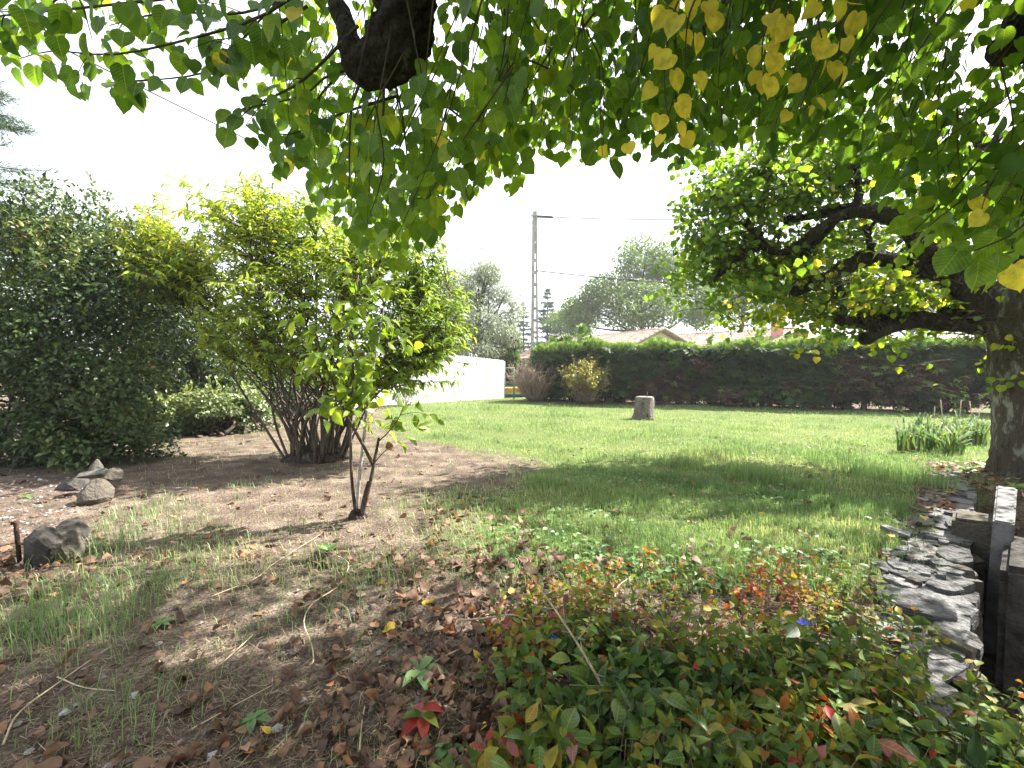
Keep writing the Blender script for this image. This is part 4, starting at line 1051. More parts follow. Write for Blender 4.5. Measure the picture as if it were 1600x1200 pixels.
    for q in range(60):
        s = A(rng.uniform(1480, 1600), rng.uniform(495, 530), rng.uniform(-.4, .1)); e = s + rng.normal(size=3) * np.array([.3, .15, .12]) + (0, -.1, -.02)
        tube(k, [s, (s + e) / 2 + rng.normal(size=3) * .05, e], [.005, .004, .002], 4)
    link('suckers', k.mesh('suckers', M['stem']), t, kind='stuff')
right_linden()

# ------------------------------------------------------------------ linden overhead (trunk out of the picture at the right)
def overhead_linden():
    base = np.array([3.3, -0.9, PATH_Z])
    t = root('linden_tree', base, 'linden hanging over the top of the view with a blunt dark knuckled limb', 'tree')
    k = MB(); fork = np.array([3.1, -0.7, 2.5])
    tube(k, catmull([base, base + (0, 0.05, 1.5), fork], 16), np.interp(np.linspace(0, 1, 16), [0, .15, 1], [.55, .4, .38]), 28, 0, .08, 4); link('trunk', k.mesh('trunk', M['lichen_bark']), t)
    A = at
    knuckle = A(588, 112, 2.05)
    limbs = [
        ([fork, (2.0, 0.1, 3.9), (0.6, 1.1, 4.0), A(650, -90, 1.95), A(640, 20, 2.0), A(612, 80, 2.03), A(583, 118, 2.05)], [.3, .22, .16, .12, .118, .12, .07]),
        ([A(600, 95, 2.03), A(568, 100, 2.06), A(552, 82, 2.08), A(540, 40, 2.12), A(524, 0, 2.2), A(505, -60, 2.3)], [.09, .085, .06, .043, .04, .04]),
        ([(1.2, 0.8, 4.0), A(720, -100, 2.4), A(735, -30, 2.45), A(737, 22, 2.45)], [.12, .09, .07, .035]),
        ([fork, (3.4, 1.0, 3.6), A(1680, -30, 2.9), A(1610, 55, 3.0), A(1560, 80, 3.0)], [.26, .2, .16, .13, .08]),
        ([fork, (2.6, 1.0, 4.0), (2.2, 3.0, 4.4), (1.4, 4.6, 4.5)], [.25, .18, .12, .06]),
        ([(0.6, 1.1, 4.0), (-1.2, 1.6, 4.2), (-2.8, 2.2, 4.1)], [.14, .1, .05]),
        ([fork, (4.4, 0.8, 4.2), (5.4, 2.2, 4.8)], [.24, .15, .06])]
    LP = []
    for q, (ctrl, rs) in enumerate(limbs):
        k = MB(); n = 110 if q < 3 else 40; P = catmull(ctrl, n); rr = np.interp(np.linspace(0, 1, n), np.linspace(0, 1, len(rs)), rs)
        if q == 0: rr[-1] *= .6
        tube(k, P, rr, 48, 0, .2, 13); link('limb', k.mesh('limb', M['bark']), t); LP.append(P)
    tw = MB(); P, D, N, RN, SZ = [], [], [], [], []
    bx = [-300, 0, 70, 150, 200, 245, 300, 350, 385, 440, 470, 500, 545, 600, 665, 710, 745, 800, 850, 890, 960, 1000, 1040, 1090, 1130, 1200, 1300, 1390, 1480, 1560, 1640, 1900]
    by = [70, 115, 115, 165, 145, 150, 105, 130, 205, 230, 265, 335, 395, 420, 385, 335, 275, 305, 250, 255, 270, 235, 265, 268, 240, 232, 240, 330, 400, 410, 400, 420]
    def leaves_on(pts, spacing, rmean, rstd, size, face=0.5, tmin=.05):
        L = np.linalg.norm(np.diff(pts, axis=0), axis=1).sum(); m = max(3, int(L / spacing)); nn = len(pts) - 1
        tt = np.linspace(tmin, 1.0, m) * nn - 1e-4; i = tt.astype(int); fr = (tt - i)[:, None]
        q = pts[i] * (1 - fr) + pts[i + 1] * fr; ax = nrm(pts[i + 1] - pts[i])
        a = nrm(np.array([rng.normal() * .5, rng.normal() * .6 - .8, rng.normal() * .3])[None]); sd = nrm(np.cross(ax, a)); sg = np.where(np.arange(m) % 2, 1, -1)[:, None]
        dd = nrm(ax * .25 + sd * sg * .6 + np.array([0, 0, -.75]) + rng.normal(size=(m, 3)) * .25)
        P.append(q + dd * .02 + sd * sg * .03); D.append(dd)
        N.append(nrm(np.array([0, -1.0, 0.3]) * (face + .5) + rng.normal(size=(m, 3)) * .5 + np.array([0, 0, .35])))
        RN.append(np.clip(rng.normal(rmean, rstd, m), 0, .8) + 0 * (rng.random(m)))
        RN[-1] = np.where(rng.random(m) > .988, .94, RN[-1])
        SZ.append(size * rng.uniform(.72, 1.25, m))
    for k in range(780):
        x = rng.choice([rng.uniform(-200, 470), rng.uniform(440, 900), rng.uniform(880, 1800)], p=[.035, .3, .665])
        d = rng.uniform(1.9, 5.2) if x > 880 else rng.uniform(1.8, 5.2)
        yb = float(np.interp(x, bx, by)); ytip = yb - 14 - (rng.random() * 45 if rng.random() < .5 else rng.random() * (yb + 60))
        if x < 470: ytip = min(ytip, yb - 40)
        tip = A(x, ytip, d)
        L = rng.uniform(.35, .8)
        back = np.array([.35, -.35, 0]) if x < 800 else np.array([.15, -.3, 0])
        s = tip + np.array([rng.normal() * .15, rng.normal() * .15, L]) + back * L
        pts = catmull([s, s * .45 + tip * .55 + np.array([0, 0, .04]) + rng.normal(size=3) * .03, tip], 8)
        tube(tw, pts, np.linspace(.0035, .0012, 8), 5, cap=False)
        rm = .3 if x > 900 else .5  # leaf tone carries the light: shaded darker at right, sunlit lime elsewhere
        leaves_on(pts, .055, rm, .17, .066)
    # the thin sprays that reach to the left
    for ctrl, dep in (([(520, -60), (420, 20), (300, 60), (180, 85), (80, 80), (20, 95)], 1.9), ([(480, 10), (400, 60), (330, 110), (240, 125), (150, 130)], 2.2), ([(430, -60), (300, -10), (150, 10), (0, 25), (-80, 40)], 1.7), ([(560, 40), (480, 120), (430, 150), (390, 170), (372, 190)], 2.0), ([(620, 150), (540, 175), (450, 210), (405, 190)], 2.2), ([(380, -80), (260, -30), (120, -10), (-60, -5)], 1.6), ([(560, 90), (500, 150), (470, 220), (455, 235)], 2.4), ([(480, -20), (380, 20), (260, 20), (170, 40)], 2.1), ([(600, -60), (480, -30), (380, 60), (350, 115)], 1.9), ([(300, -60), (150, -30), (60, 20), (10, 80)], 2.0)):
        pts = catmull([A(x, y, dep + .1 * i) for i, (x, y) in enumerate(ctrl)], 16)
        tube(tw, pts, np.linspace(.008, .002, 16), 5, cap=False); leaves_on(pts, .075, .3, .14, .078, .8)
        for q in range(4):
            i = rng.integers(3, 14); e = pts[i] + np.array([rng.normal() * .12 - .08, rng.normal() * .1, -rng.uniform(.02, .14)])
            pp = catmull([pts[i], (pts[i] + e) / 2 + (0, 0, .02), e], 5); tube(tw, pp, np.linspace(.003, .0015, 5), 4, cap=False); leaves_on(pp, .07, .3, .14, .078, .8, .5)
    # bare drooping twigs seen against the light
    for ctrl, dep in (([(600, 130), (598, 180), (585, 240), (570, 270)], 2.05), ([(612, 110), (630, 190), (640, 290)], 2.1), ([(630, 90), (680, 150), (740, 200), (780, 240)], 2.1), ([(760, 10), (800, 80), (860, 110), (960, 190)], 2.3), ([(560, 105), (510, 120), (470, 150), (380, 170)], 2.1), ([(800, -20), (850, 60), (900, 170)], 2.6), ([(560, 135), (548, 180), (545, 300)], 2.0), ([(760, 0), (770, 120), (765, 230)], 2.4), ([(960, -20), (900, 60), (870, 130)], 2.2), ([(1140, -20), (1060, 60), (1000, 160)], 2.4)):
        pts = catmull([A(x, y, dep) for x, y in ctrl], 12); tube(tw, pts, np.linspace(.007, .0025, 12), 6)
    # yellow sprays
    for ctrl, dep in (([(1090, -60), (1060, 0), (1040, 80), (1040, 160), (1050, 200)], 1.45), ([(1100, -30), (1075, 30), (1070, 110)], 1.4), ([(1230, -40), (1195, 50), (1190, 110)], 1.4), ([(1250, -40), (1215, 60), (1200, 120)], 1.35), ([(1330, -50), (1280, 20), (1290, 80)], 1.4), ([(1370, -30), (1320, 30), (1310, 90)], 1.35), ([(1300, 60), (1270, 120), (1250, 170)], 1.45), ([(1130, -80), (1110, -20), (1100, 10)], 1.4)):
        pts = catmull([A(x, y, dep + .3) for x, y in ctrl], 8); tube(tw, pts, np.linspace(.005, .002, 8), 5, cap=False); leaves_on(pts, .058, .93, 0, .066, 1.0, .2); RN[-1][:] = rng.uniform(.925, .96, len(RN[-1]))
    # sprig hanging at the right, its leaves painted brighter as if sunlit
    for ctrl, dep in (([(1640, 300), (1590, 360), (1540, 385), (1510, 395)], 1.8), ([(1640, 340), (1590, 390), (1540, 400)], 1.9), ([(1560, 270), (1480, 330), (1450, 355)], 2.1), ([(1530, 250), (1460, 330), (1400, 385)], 2.3), ([(1640, 200), (1600, 300), (1580, 340)], 2.0)):
        pts = catmull([A(x, y, dep) for x, y in ctrl], 8); tube(tw, pts, np.linspace(.005, .002, 8), 5, cap=False); leaves_on(pts, .06, .62, .08, .095, .4, .3)
    # unseen upper crown above the picture, spread and thickened to shade the foreground
    m = 2900; c = np.array([3.6, -.4, 4.8]); u = rv(m) * rng.random((m, 1)) ** .4 * np.array([6.8, 5.0, 2.0]); q = np.vstack([c + u, rng.uniform((.6, 1.4, 4.8), (5.2, 4.2, 6.4), (450, 3))]); m = len(q)
    px, py, dd = proj(q - np.array([0, 0, .5])); ok = ((py < -60) | (dd < 0.2) | ((px > 1800) & (q[:, 2] > 2.4))) & ((q[:, 1] < .2 + .4 * rng.normal(size=m)) | (q[:, 0] > 1.0 + .5 * rng.normal(size=m)) | ((q[:, 2] > 5.0) & (q[:, 0] > -.8))); q = q[ok]; m = len(q); k0 = len(P)
    shoots(tw, q, rv(m) + (0, 0, .4), rng.uniform(.5, 1.0, m), .085, P, D, N, RN, rmean=.35)
    SZ += [np.full(len(a), .12) * rng.uniform(.8, 1.3, len(a)) for a in P[k0:]]
    link('twigs', tw.mesh('twigs', M['twig']), t, kind='stuff')
    P, D, N, RN, SZ = map(np.concatenate, (P, D, N, RN, SZ))
    x, y, dd = proj(P); hide = inpoly(x, y, [(505, -80), (700, -80), (695, 60), (640, 120), (610, 160), (555, 140), (530, 90)]) & (dd < 2.35) & (dd > .2)
    P, D, N, RN, SZ = P[~hide], D[~hide], N[~hide], RN[~hide], SZ[~hide]; n = len(P)
    leaf_cloud(t, 'linden_leaf', HEART_HI, HEART_LO, M['linden'], P, D, N, SZ, RN, 300, curl=rng.uniform(.2, 2.6, n), near=M['linden_near'])
overhead_linden()

# ------------------------------------------------------------------ stone edging and wall, concrete slab
def slab_mesh(rx, ry, h, seed, mat, sides=8, bev=0.12):
    rs = np.random.default_rng(seed); th = np.linspace(0, 2 * np.pi, sides, endpoint=False) + rs.uniform(-.3, .3, sides)
    rr = rs.uniform(.84, 1.12, sides) * (np.maximum(abs(np.cos(th)), abs(np.sin(th))) ** -0.55)
    o = np.column_stack([rr * np.cos(th) * rx, rr * np.sin(th) * ry])
    V = [(*p, -h) for p in o * .97] + [(*p, -h * bev * 2 + rs.uniform(-.01, .01)) for p in o] + [(*p, rs.uniform(-.006, .004)) for p in o * .965] + [(*p, rs.uniform(-.004, .004)) for p in o * .5] + [(0, 0, 0)]
    n = sides; Q = []
    for a in range(3):
        for i in range(n): Q.append((a * n + i, a * n + (i + 1) % n, (a + 1) * n + (i + 1) % n, (a + 1) * n + i))
    T = [(3 * n + i, 3 * n + (i + 1) % n, 4 * n) for i in range(n)]
    b = MB(); b.add(np.array(V), [np.array(Q), np.array(T)], .5)
    return b.mesh('stone', mat, False)
wall = root('stone_wall', (*((WALL_A + WALL_B) / 2), PATH_Z), 'dry stone edging wall of flat grey stones beside the sunken path', 'wall')
si = 0
Lw = np.linalg.norm(WALL_B - WALL_A)
for layer, (zz, lmin, lmax) in enumerate(((-.012, .3, .5), (.008, .16, .42), (.024, .12, .34))):       # thin split flagstones, lapped in courses
    t = .3 + .1 * layer
    while t < Lw - .08:
        ln = rng.uniform(lmin, lmax); w0 = .0 if layer == 0 else rng.uniform(0, .08)
        wmax = rng.uniform(.36, .46)
        while w0 < wmax - .06:
            w1 = min(wmax + .02, w0 + rng.uniform(.14, .36))
            if layer < 1 or rng.random() < (.72, .42)[layer - 1]:
                c = WALL_A + wdir * (t + ln / 2 + rng.normal() * .03) - wnor * ((w0 + w1) / 2 - .02 + rng.normal() * .01)
                o = link('stone', slab_mesh(ln / 2 * 1.12, (w1 - w0) / 2 * 1.12, rng.uniform(.03, .05) + .05 * (layer == 0), si, M['schist'], int(rng.integers(6, 11)), .05), wall); si += 1
                o.location = (c[0], c[1], zz + rng.normal() * .006); o.rotation_euler = (rng.normal() * .025, rng.normal() * .03, math.atan2(wdir[1], wdir[0]) + rng.normal() * .3)
            w0 = w1
        t += ln
for q in range(46):                                   # loose shards and smaller flat stones on and between the slabs
    c = WALL_A + wdir * rng.uniform(.4, Lw) - wnor * rng.uniform(.03, .46); sz = rng.uniform(.035, .12)
    o = link('stone', slab_mesh(sz, sz * rng.uniform(.4, .8), rng.uniform(.03, .06), si, M['schist' if rng.random() < .75 else 'rock'], int(rng.integers(5, 9)), .1), wall); si += 1
    o.location = (c[0], c[1], .028 + rng.normal() * .012); o.rotation_euler = (rng.normal() * .1, rng.normal() * .1, rng.uniform(0, 6))
for row, z in enumerate((-0.06, -0.22, -0.4, -0.58)):
    t = 0.2 + rng.random() * .2
    while t < Lw - .1:
        ln = rng.uniform(.22, .46); c = WALL_A + wdir * (t + ln / 2) - wnor * (.1 + rng.normal() * .02)
        o = link('stone', slab_mesh(ln / 2 * 1.0, .16, .17, si, M['schist' if rng.random() < .5 else 'rock']), wall); si += 1
        o.location = (c[0], c[1], z + rng.normal() * .012); o.rotation_euler = (rng.normal() * .05, rng.normal() * .05, math.atan2(wdir[1], wdir[0]) + rng.normal() * .1)
        t += ln
def beveled_box(name, c, s, rz, mat, parent=None, bev=.02, rough=.012, tilt=(0, 0)):
    bm = bmesh.new(); bmesh.ops.create_cube(bm, size=1)
    for v in bm.verts: v.co = Vector((v.co.x * s[0], v.co.y * s[1], v.co.z * s[2])) + Vector(rng.normal(size=3) * rough)
    bmesh.ops.bevel(bm, geom=bm.edges[:], offset=bev, segments=2, affect='EDGES')
    me = bpy.data.meshes.new(name); bm.to_mesh(me); bm.free(); me.materials.append(mat)
    o = link(name, me, parent); o.location = c; o.rotation_euler = (*tilt, rz); return o
q = at(1566, 830, 3.3)
sl = beveled_box('concrete_slab', (q[0] + .62, q[1] + .55, -.22), (1.5, .13, 1.06), math.atan2(1.0, 1.12), M['concrete'], None, .012, .008)
tag(sl, 'pale concrete slab standing on edge beside the sunken path', 'slab')
q = at(1536, 850, 3.75)
o = beveled_box('stone_block', (q[0] + .02, q[1] + .1, -.28), (.34, .26, .95), .75, M['rock'], None, .03, .02); tag(o, 'grey stone block wedged between edging wall and concrete slab', 'stone')
q = at(1640, 900, 2.9)
o = beveled_box('garden_pier', (q[0] + .25, q[1] + .1, -.32), (.7, .6, .98), .7, M['darkrock'], None, .04, .03); tag(o, 'dark stone pier at the right edge beside the path', 'pier')

# ------------------------------------------------------------------ rocks of the left border
def rock_mesh(seed, mat, sub=3, amp=.28):
    bm = bmesh.new(); bmesh.ops.create_icosphere(bm, subdivisions=sub, radius=1)
    rr_ = np.random.default_rng(seed + 40); planes = [(Vector(v_ / np.linalg.norm(v_)), float(rr_.uniform(.5, .8))) for v_ in rr_.normal(size=(9, 3))]
    for v in bm.verts:
        p = v.co.copy(); n1 = mnoise.noise(p * 1.1 + Vector((seed * 7.3, 0, 0))); n2 = mnoise.noise(p * 3.1 + Vector((0, seed * 3.1, 0)))
        k = 1 + amp * n1 + amp * .35 * n2
        q = p * k
        for pn, pd in planes:
            dt = q.dot(pn) - pd
            if dt > 0: q = q - pn * dt * .93
        v.co = q
    me = bpy.data.meshes.new('rock'); bm.to_mesh(me); bm.free(); me.materials.append(mat); return me
def rock(px, py, size, rz, mat, label, z=None, tilt=0.0, sd=0, name='border_rock'):
    p = gnd(px, py); o = link(name, rock_mesh(sd, M[mat])); o.scale = size
    o.location = (p[0], p[1], size[2] * .36 if z is None else z); o.rotation_euler = (tilt, tilt * .5, rz)
    return tag(o, label, 'rock', 'rocks bordering the gravel at left')
rock(152, 785, (.19, .15, .19), .3, 'rock', 'squarest large rock under the small pale stones', sd=1)
rock(148, 772, (.17, .13, .06), .1, 'palerock', 'flat pale stone lying on the squarest rock', z=.24, sd=2)
rock(176, 772, (.11, .1, .09), .9, 'rock', 'ochre lichened stone on the right of the rock stack', z=.22, sd=3)
rock(152, 770, (.085, .08, .085), .4, 'palerock', 'small pointed pale stone on top of the stack', z=.31, sd=4)
rock(112, 765, (.2, .14, .1), .2, 'darkrock', 'low dark stone to the left of the stack', sd=5)
rock(70, 880, (.18, .13, .21), -.2, 'darkrock', 'tall dark upright stone beside the rusty iron pin', sd=6, tilt=.12)
rock(98, 872, (.13, .14, .2), .6, 'rock', 'grey stone leaning against the tall dark upright stone', sd=7)
rock(118, 842, (.15, .12, .13), .3, 'darkrock', 'small dark stone partly under grass behind the upright stones', sd=8)
p = gnd(32, 885); k = MB(); tube(k, [(p[0], p[1], -.05), (p[0] - .02, p[1], .33), (p[0] - .025, p[1], .335)], [.014, .014, .03], 8)
tag(link('iron_pin', k.mesh('iron_pin', M['rust'])), 'rusty iron pin with flat head by the dark upright stone', 'iron pin')

# ------------------------------------------------------------------ grass
BLADE = (np.array([(0, .5, 0), (0, -.5, 0), (.5, .38, 0), (.5, -.38, 0), (1, 0, 0)], float), [np.array([(0, 1, 3, 2)]), np.array([(2, 3, 4)])])
def blades(b, P, lean, L, w, rn):
    n = len(P); a = rng.uniform(0, 2 * np.pi, n); h = np.column_stack([np.cos(a), np.sin(a), 0 * a]); sd = np.column_stack([-np.sin(a), np.cos(a), 0 * a])
    up = np.array([0, 0, 1.0]); lean = np.broadcast_to(lean, (n,))[:, None]; L = L[:, None]; w = w[:, None]
    m = P + L * .55 * (up * np.sqrt(1 - np.clip(lean * .5, 0, 1) ** 2) + h * lean * .5); e = m + L * .5 * (up * (1 - lean) + h * lean)
    V = np.stack([P + sd * w * .5, P - sd * w * .5, m + sd * w * .4, m - sd * w * .4, e], 1)
    k = (np.arange(n) * 5)[:, None]
    b.add(V.reshape(-1, 3), [k + np.array([0, 1, 3, 2]), k + np.array([2, 3, 4])], np.repeat(rn, 5))
def grass():
    b = MB(); n = 520000
    px = rng.uniform(-150, 1750, n); py = np.concatenate([rng.uniform(612, 720, int(n * .34)), rng.uniform(720, 930, int(n * .5)), rng.uniform(900, 1260, n - int(n * .34) - int(n * .5))])
    G = gnd(px, py); lawn, sparse, thin, edge, grav = masks(px, py, G)
    dens = lawn ** 1.5; dens = np.maximum(dens, .075 * sparse); dens = np.maximum(dens, .1 * thin); dens = np.maximum(dens, .2 * edge)
    dens = np.maximum(dens, .025); dens *= np.where(grav, .1, 1)
    patch = np.clip(.75 + .6 * pnoise(G, 1.1, 3) + .35 * pnoise(G, 3.7, 8), .12, 1.3)
    rel = G[:, :2] - WALL_A; s = rel @ wnor; tt = rel @ wdir
    ok = (rng.random(n) < dens * patch) & ~((s > -.36 - .06 * rng.normal(size=n)) & (tt < Lw) & (tt > 0)) & ~((s > -.42) & (tt < Lw + .3) & (rng.random(n) < .93))
    ok &= ((G[:, :2] - hA) @ hn > .4) & (G[:, 1] < 20)
    G, lawn, sparse, edge, px, py = G[ok], lawn[ok] > .5, sparse[ok] > .5, edge[ok], px[ok], py[ok]; n = len(G)
    G[:, 2] = gz(G[:, 0], G[:, 1]) - .004
    d = G[:, 1]
    tuft = pnoise(G, 1.9, 14) + .5 * pnoise(G, 4.5, 2)
    L = np.where(lawn, .035 + .06 * rng.random(n) ** 1.5 + .1 * np.clip(tuft - .15, 0, 1), .04 + .09 * rng.random(n) ** 1.5)
    L = np.where(sparse, L * 1.1, L)
    w = np.clip(.0022 + .0006 * d, .003, .011) * rng.uniform(.7, 1.3, n)
    dry = .3 + .3 * (pnoise(G, .8, 6) + .3) + .12 * pnoise(G, 3.1, 1) - .3 * np.clip(tuft - .15, 0, 1)
    rn = np.clip(dry + rng.normal(0, .17, n) + np.where(lawn, 0, .1) + (rng.random(n) > .93) * .35, 0, 1)
    lean = np.clip(rng.beta(2, 2.2, n) * np.where(lawn, 1.0, 1.6), 0, 1.2)
    blades(b, G, np.clip(lean, 0, .98), L, w, rn)
    # taller clumps
    for x, y, m, h in ((1170, 745, 900, .24), (1060, 725, 500, .2), (1140, 710, 400, .2), (770, 640, 300, .28), (1000, 790, 400, .13), (850, 665, 250, .2), (880, 650, 250, .22), (960, 790, 250, .15), (1300, 800, 250, .14), (990, 860, 300, .12), (860, 640, 160, .22), (1250, 760, 500, .2), (1350, 740, 600, .22), (1410, 745, 600, .24), (1450, 760, 400, .25), (1040, 680, 220, .18), (1300, 720, 500, .2), (185, 850, 120, .2), (120, 870, 110, .2), (300, 835, 120, .17), (230, 800, 120, .16), (90, 960, 200, .24), (140, 1000, 170, .22), (40, 990, 220, .24), (200, 960, 120, .2), (560, 930, 80, .3), (170, 1120, 120, .15), (330, 870, 120, .15), (420, 990, 60, .12), (300, 1060, 60, .12), (250, 1100, 50, .1), (620, 900, 60, .14), (680, 860, 80, .15), (470, 830, 60, .12), (500, 900, 60, .25), (630, 800, 40, .3), (700, 790, 70, .22), (400, 760, 80, .12), (560, 1000, 40, .2), (1280, 905, 200, .14), (1390, 860, 200, .14), (1380, 800, 300, .15)):
        c = gnd(x, y); sp_ = .12 + .016 * c[1]
        q = c + rng.normal(size=(m, 3)) * np.array([sp_, sp_, 0]); q[:, 2] = gz(q[:, 0], q[:, 1])
        sh = x < 600
        blades(b, q, np.clip(rng.beta(2, 3, m) * (1.4 if sh else 1), 0, .95), h * rng.uniform(.5, 1.1, m), np.clip(.0025 + .0005 * c[1], .003, .009) * rng.uniform(.7, 1.3, m) * np.ones(m), np.clip(rng.normal(.22 if y < 900 else .3, .15, m), 0, 1))
    o = link('grass', b.mesh('grass', M['grass']), kind='stuff'); tag(o, 'mown green and straw coloured grass of the lawn', 'grass')
grass()
def lawn_weeds():
    n = 9000; px = rng.uniform(450, 1500, n); py = rng.uniform(650, 930, n); G = gnd(px, py); lawn = masks(px, py, G)[0]
    ok = (lawn > .3) & (pnoise(G, 2.3, 17) + .4 * rng.normal(size=n) > .45) & ((G[:, :2] - WALL_A) @ wnor < -.45); G = G[ok]; n = len(G)
    G[:, 2] = gz(G[:, 0], G[:, 1]) + .02 + .035 * rng.random(n); a = rng.uniform(0, 6.3, n)
    b = MB(); place(b, OVATE, G, np.column_stack([np.cos(a), np.sin(a), .5 * rng.random(n)]), np.tile((0, 0, 1.), (n, 1)) + rng.normal(size=(n, 3)) * .3, rng.uniform(.03, .08, n), rng.uniform(0, 1, n), rng.uniform(.4, 2, n))
    tag(link('lawn_weeds', b.mesh('lawn_weeds', M['weed']), kind='stuff'), 'flat broad-leaved weeds mixed through the lawn grass', 'weeds')
lawn_weeds()

# ------------------------------------------------------------------ soil litter: straw, pebbles, dead leaves
def litter():
    b = MB(); n = 70000
    px = rng.uniform(-150, 1650, n); py = rng.uniform(680, 1260, n); G = gnd(px, py); lawn, sparse, thin, edge, grav = masks(px, py, G)
    rel = G[:, :2] - WALL_A; s = rel @ wnor
    ok = (rng.random(n) < (1 - .88 * lawn) * np.clip(.6 + .6 * pnoise(G, 1.7, 5), .1, 1)) & (s < -.55)
    G = G[ok]; n = len(G); G[:, 2] = gz(G[:, 0], G[:, 1]) + rng.uniform(.003, .016, n)
    a = rng.uniform(0, 2 * np.pi, n); D = np.column_stack([np.cos(a), np.sin(a), rng.normal(size=n) * .18]); N = np.tile((0, 0, 1.0), (n, 1)) + rng.normal(size=(n, 3)) * .3
    wd = np.clip(.0016 + .0004 * G[:, 1], .002, .006); L = rng.uniform(.025, .09, n)
    place(b, NEEDLE, G, D, N, L, np.clip(rng.normal(.45, .28, n), 0, 1), wid=wd / L / .1)
    tag(link('straw_litter', b.mesh('straw_litter', M['straw']), kind='stuff'), 'fine dry straw and stem bits scattered over the soil', 'litter')
    # pebbles
    b = MB(); n = 2600
    px = np.concatenate([rng.uniform(-200, 160, 1700), rng.uniform(-50, 750, n - 1700)]); py = np.concatenate([rng.uniform(735, 905, 1700), rng.uniform(900, 1250, n - 1700)]); G = gnd(px, py)
    ok = np.where(np.arange(n) < 1700, masks(px, py, G)[4] > rng.random(n), rng.random(n) < .2); G = G[ok.astype(bool)]; n = len(G); G[:, 2] = gz(G[:, 0], G[:, 1]) + .006
    OCT = (np.array([(1, 0, 0), (.3, .8, .1), (-.8, .5, 0), (-.7, -.6, .1), (.4, -.9, 0), (.1, .1, .7), (0, 0, -.6)], float), [np.array([(0, 1, 5), (1, 2, 5), (2, 3, 5), (3, 4, 5), (4, 0, 5), (1, 0, 6), (2, 1, 6), (3, 2, 6), (4, 3, 6), (0, 4, 6)])])
    a = rng.uniform(0, 6.3, n); place(b, OCT, G, np.column_stack([np.cos(a), np.sin(a), 0 * a]), np.tile((0, 0, 1.), (n, 1)) + rng.normal(size=(n, 3)) * .2, rng.uniform(.006, .026, n) * rng.uniform(.5, 1.2, n), np.clip(rng.beta(2, 1.6, n), 0, 1))
    tag(link('gravel', b.mesh('gravel', M['pebble'], False), kind='stuff'), 'pale gravel pebbles beside the border rocks', 'gravel')
    # dead leaves
    n = 13000
    px = rng.uniform(-100, 1560, n); py = np.concatenate([rng.uniform(860, 1250, int(n * .6)), rng.uniform(690, 900, n - int(n * .6))]); G = gnd(px, py)
    lawn, sparse, thin, edge, grav = masks(px, py, G)
    w = np.where(py > 880, .1 + .85 * np.clip(1 - abs(px - 780) / 330, 0, 1), np.where(edge > .5, .9, np.where(lawn > .5, .1, .16)))
    w = np.where((px < 130) & (py < 950) & (py > 850), .8, w); w = np.where((px > 230) & (px < 420) & (py < 700), .9, w)
    rel = G[:, :2] - WALL_A; s = rel @ wnor
    ok = (rng.random(n) < w) & ((s < -.3) | ((s < -.02) & (rng.random(n) < .7))); G, py, lawn = G[ok], py[ok], lawn[ok] > .6; n = len(G)
    big = rng.random(n) ** 1.5; size = .018 + .058 * big
    a = rng.uniform(0, 6.3, n); D = nrm(np.column_stack([np.cos(a), np.sin(a), rng.normal(size=n) * .35])); N = nrm(np.tile((0, 0, 1.), (n, 1)) * np.where(rng.random(n) < .5, 1, -1)[:, None] + rng.normal(size=(n, 3)) * .45)
    G[:, 2] = gz(G[:, 0], G[:, 1]) + .012 + .03 * rng.random(n) * (py > 880) + .03 * lawn + .06 * ((G[:, :2] - WALL_A) @ wnor > -.48)
    rn = np.clip(rng.normal(.45, .2, n), 0, .86); rn = np.where(rng.random(n) > .99, .96, rn); curl = rng.uniform(.8, 3.6, n)
    px2, py2, d = proj(G); vis = (px2 > 5) & (px2 < 1595) & (py2 < 1195) & ~inpoly(px2, py2, PLUMB)
    sc = np.where(vis, size / d, 0); order = np.argsort(-sc); sep = order[:290]; rest = order[290:]
    D, Sd, N = frames(D, N)
    CR = []
    for q in range(8):
        V = HEART_HI[0].copy(); a_ = rng.uniform(.8, 2.6); th = (V[:, 1]) * a_ * 1.6
        V[:, 2] = V[:, 2] * rng.uniform(.5, 2.5) + .55 * V[:, 1] ** 2 * a_ + .09 * pnoise(V * np.array([1, 1, 0]), 9, q * 3.7); V[:, 1] = np.sin(th) / (a_ * 1.6)
        bq = MB(); bq.add(V, HEART_HI[1], 0.0); CR.append(bq.mesh('curled_leaf', M['dead']))
    for i in sep:
        me = CR[int(rng.integers(0, len(CR)))]
        o = link('fallen_leaf', me); o['rnd'] = float(rn[i])
        o.matrix_basis = Matrix([[D[i][k] * size[i], Sd[i][k] * size[i] * .85, N[i][k] * size[i], G[i][k]] for k in range(3)] + [[0, 0, 0, 1]])
        if rn[i] > .9: lb = 'yellow fallen leaf lying on the ground among brown ones'
        elif lawn[i]: lb = 'curled brown leaf lying in the lawn grass'
        elif rn[i] > .6: lb = 'rust orange curled leaf lying on the bare soil'
        else: lb = 'dark brown curled dry leaf lying on the bare soil'
        if rn[i] <= .9 and not lawn[i]:
            X_, Y_ = G[i][0], G[i][1]
            lb = ('rust orange curled leaf' if rn[i] > .6 else 'dark brown curled leaf' if rn[i] < .42 else 'mid brown dry leaf') + (' near the left border rocks' if px2[i] < 260 else ' on bare soil near the sapling' if py2[i] < 900 else ' beside the leafy ground cover' if px2[i] > 680 else ' on the dark foreground soil')
        tag(o, lb, 'leaf', 'fallen leaves scattered on the ground')
    b = MB(); place(b, HEART_LO, G[rest], D[rest], N[rest], size[rest], rn[rest], curl[rest])
    tag(link('leaf_litter', b.mesh('leaf_litter', M['dead']), kind='stuff'), 'smaller dry brown leaf litter spread over soil and lawn', 'leaf litter')
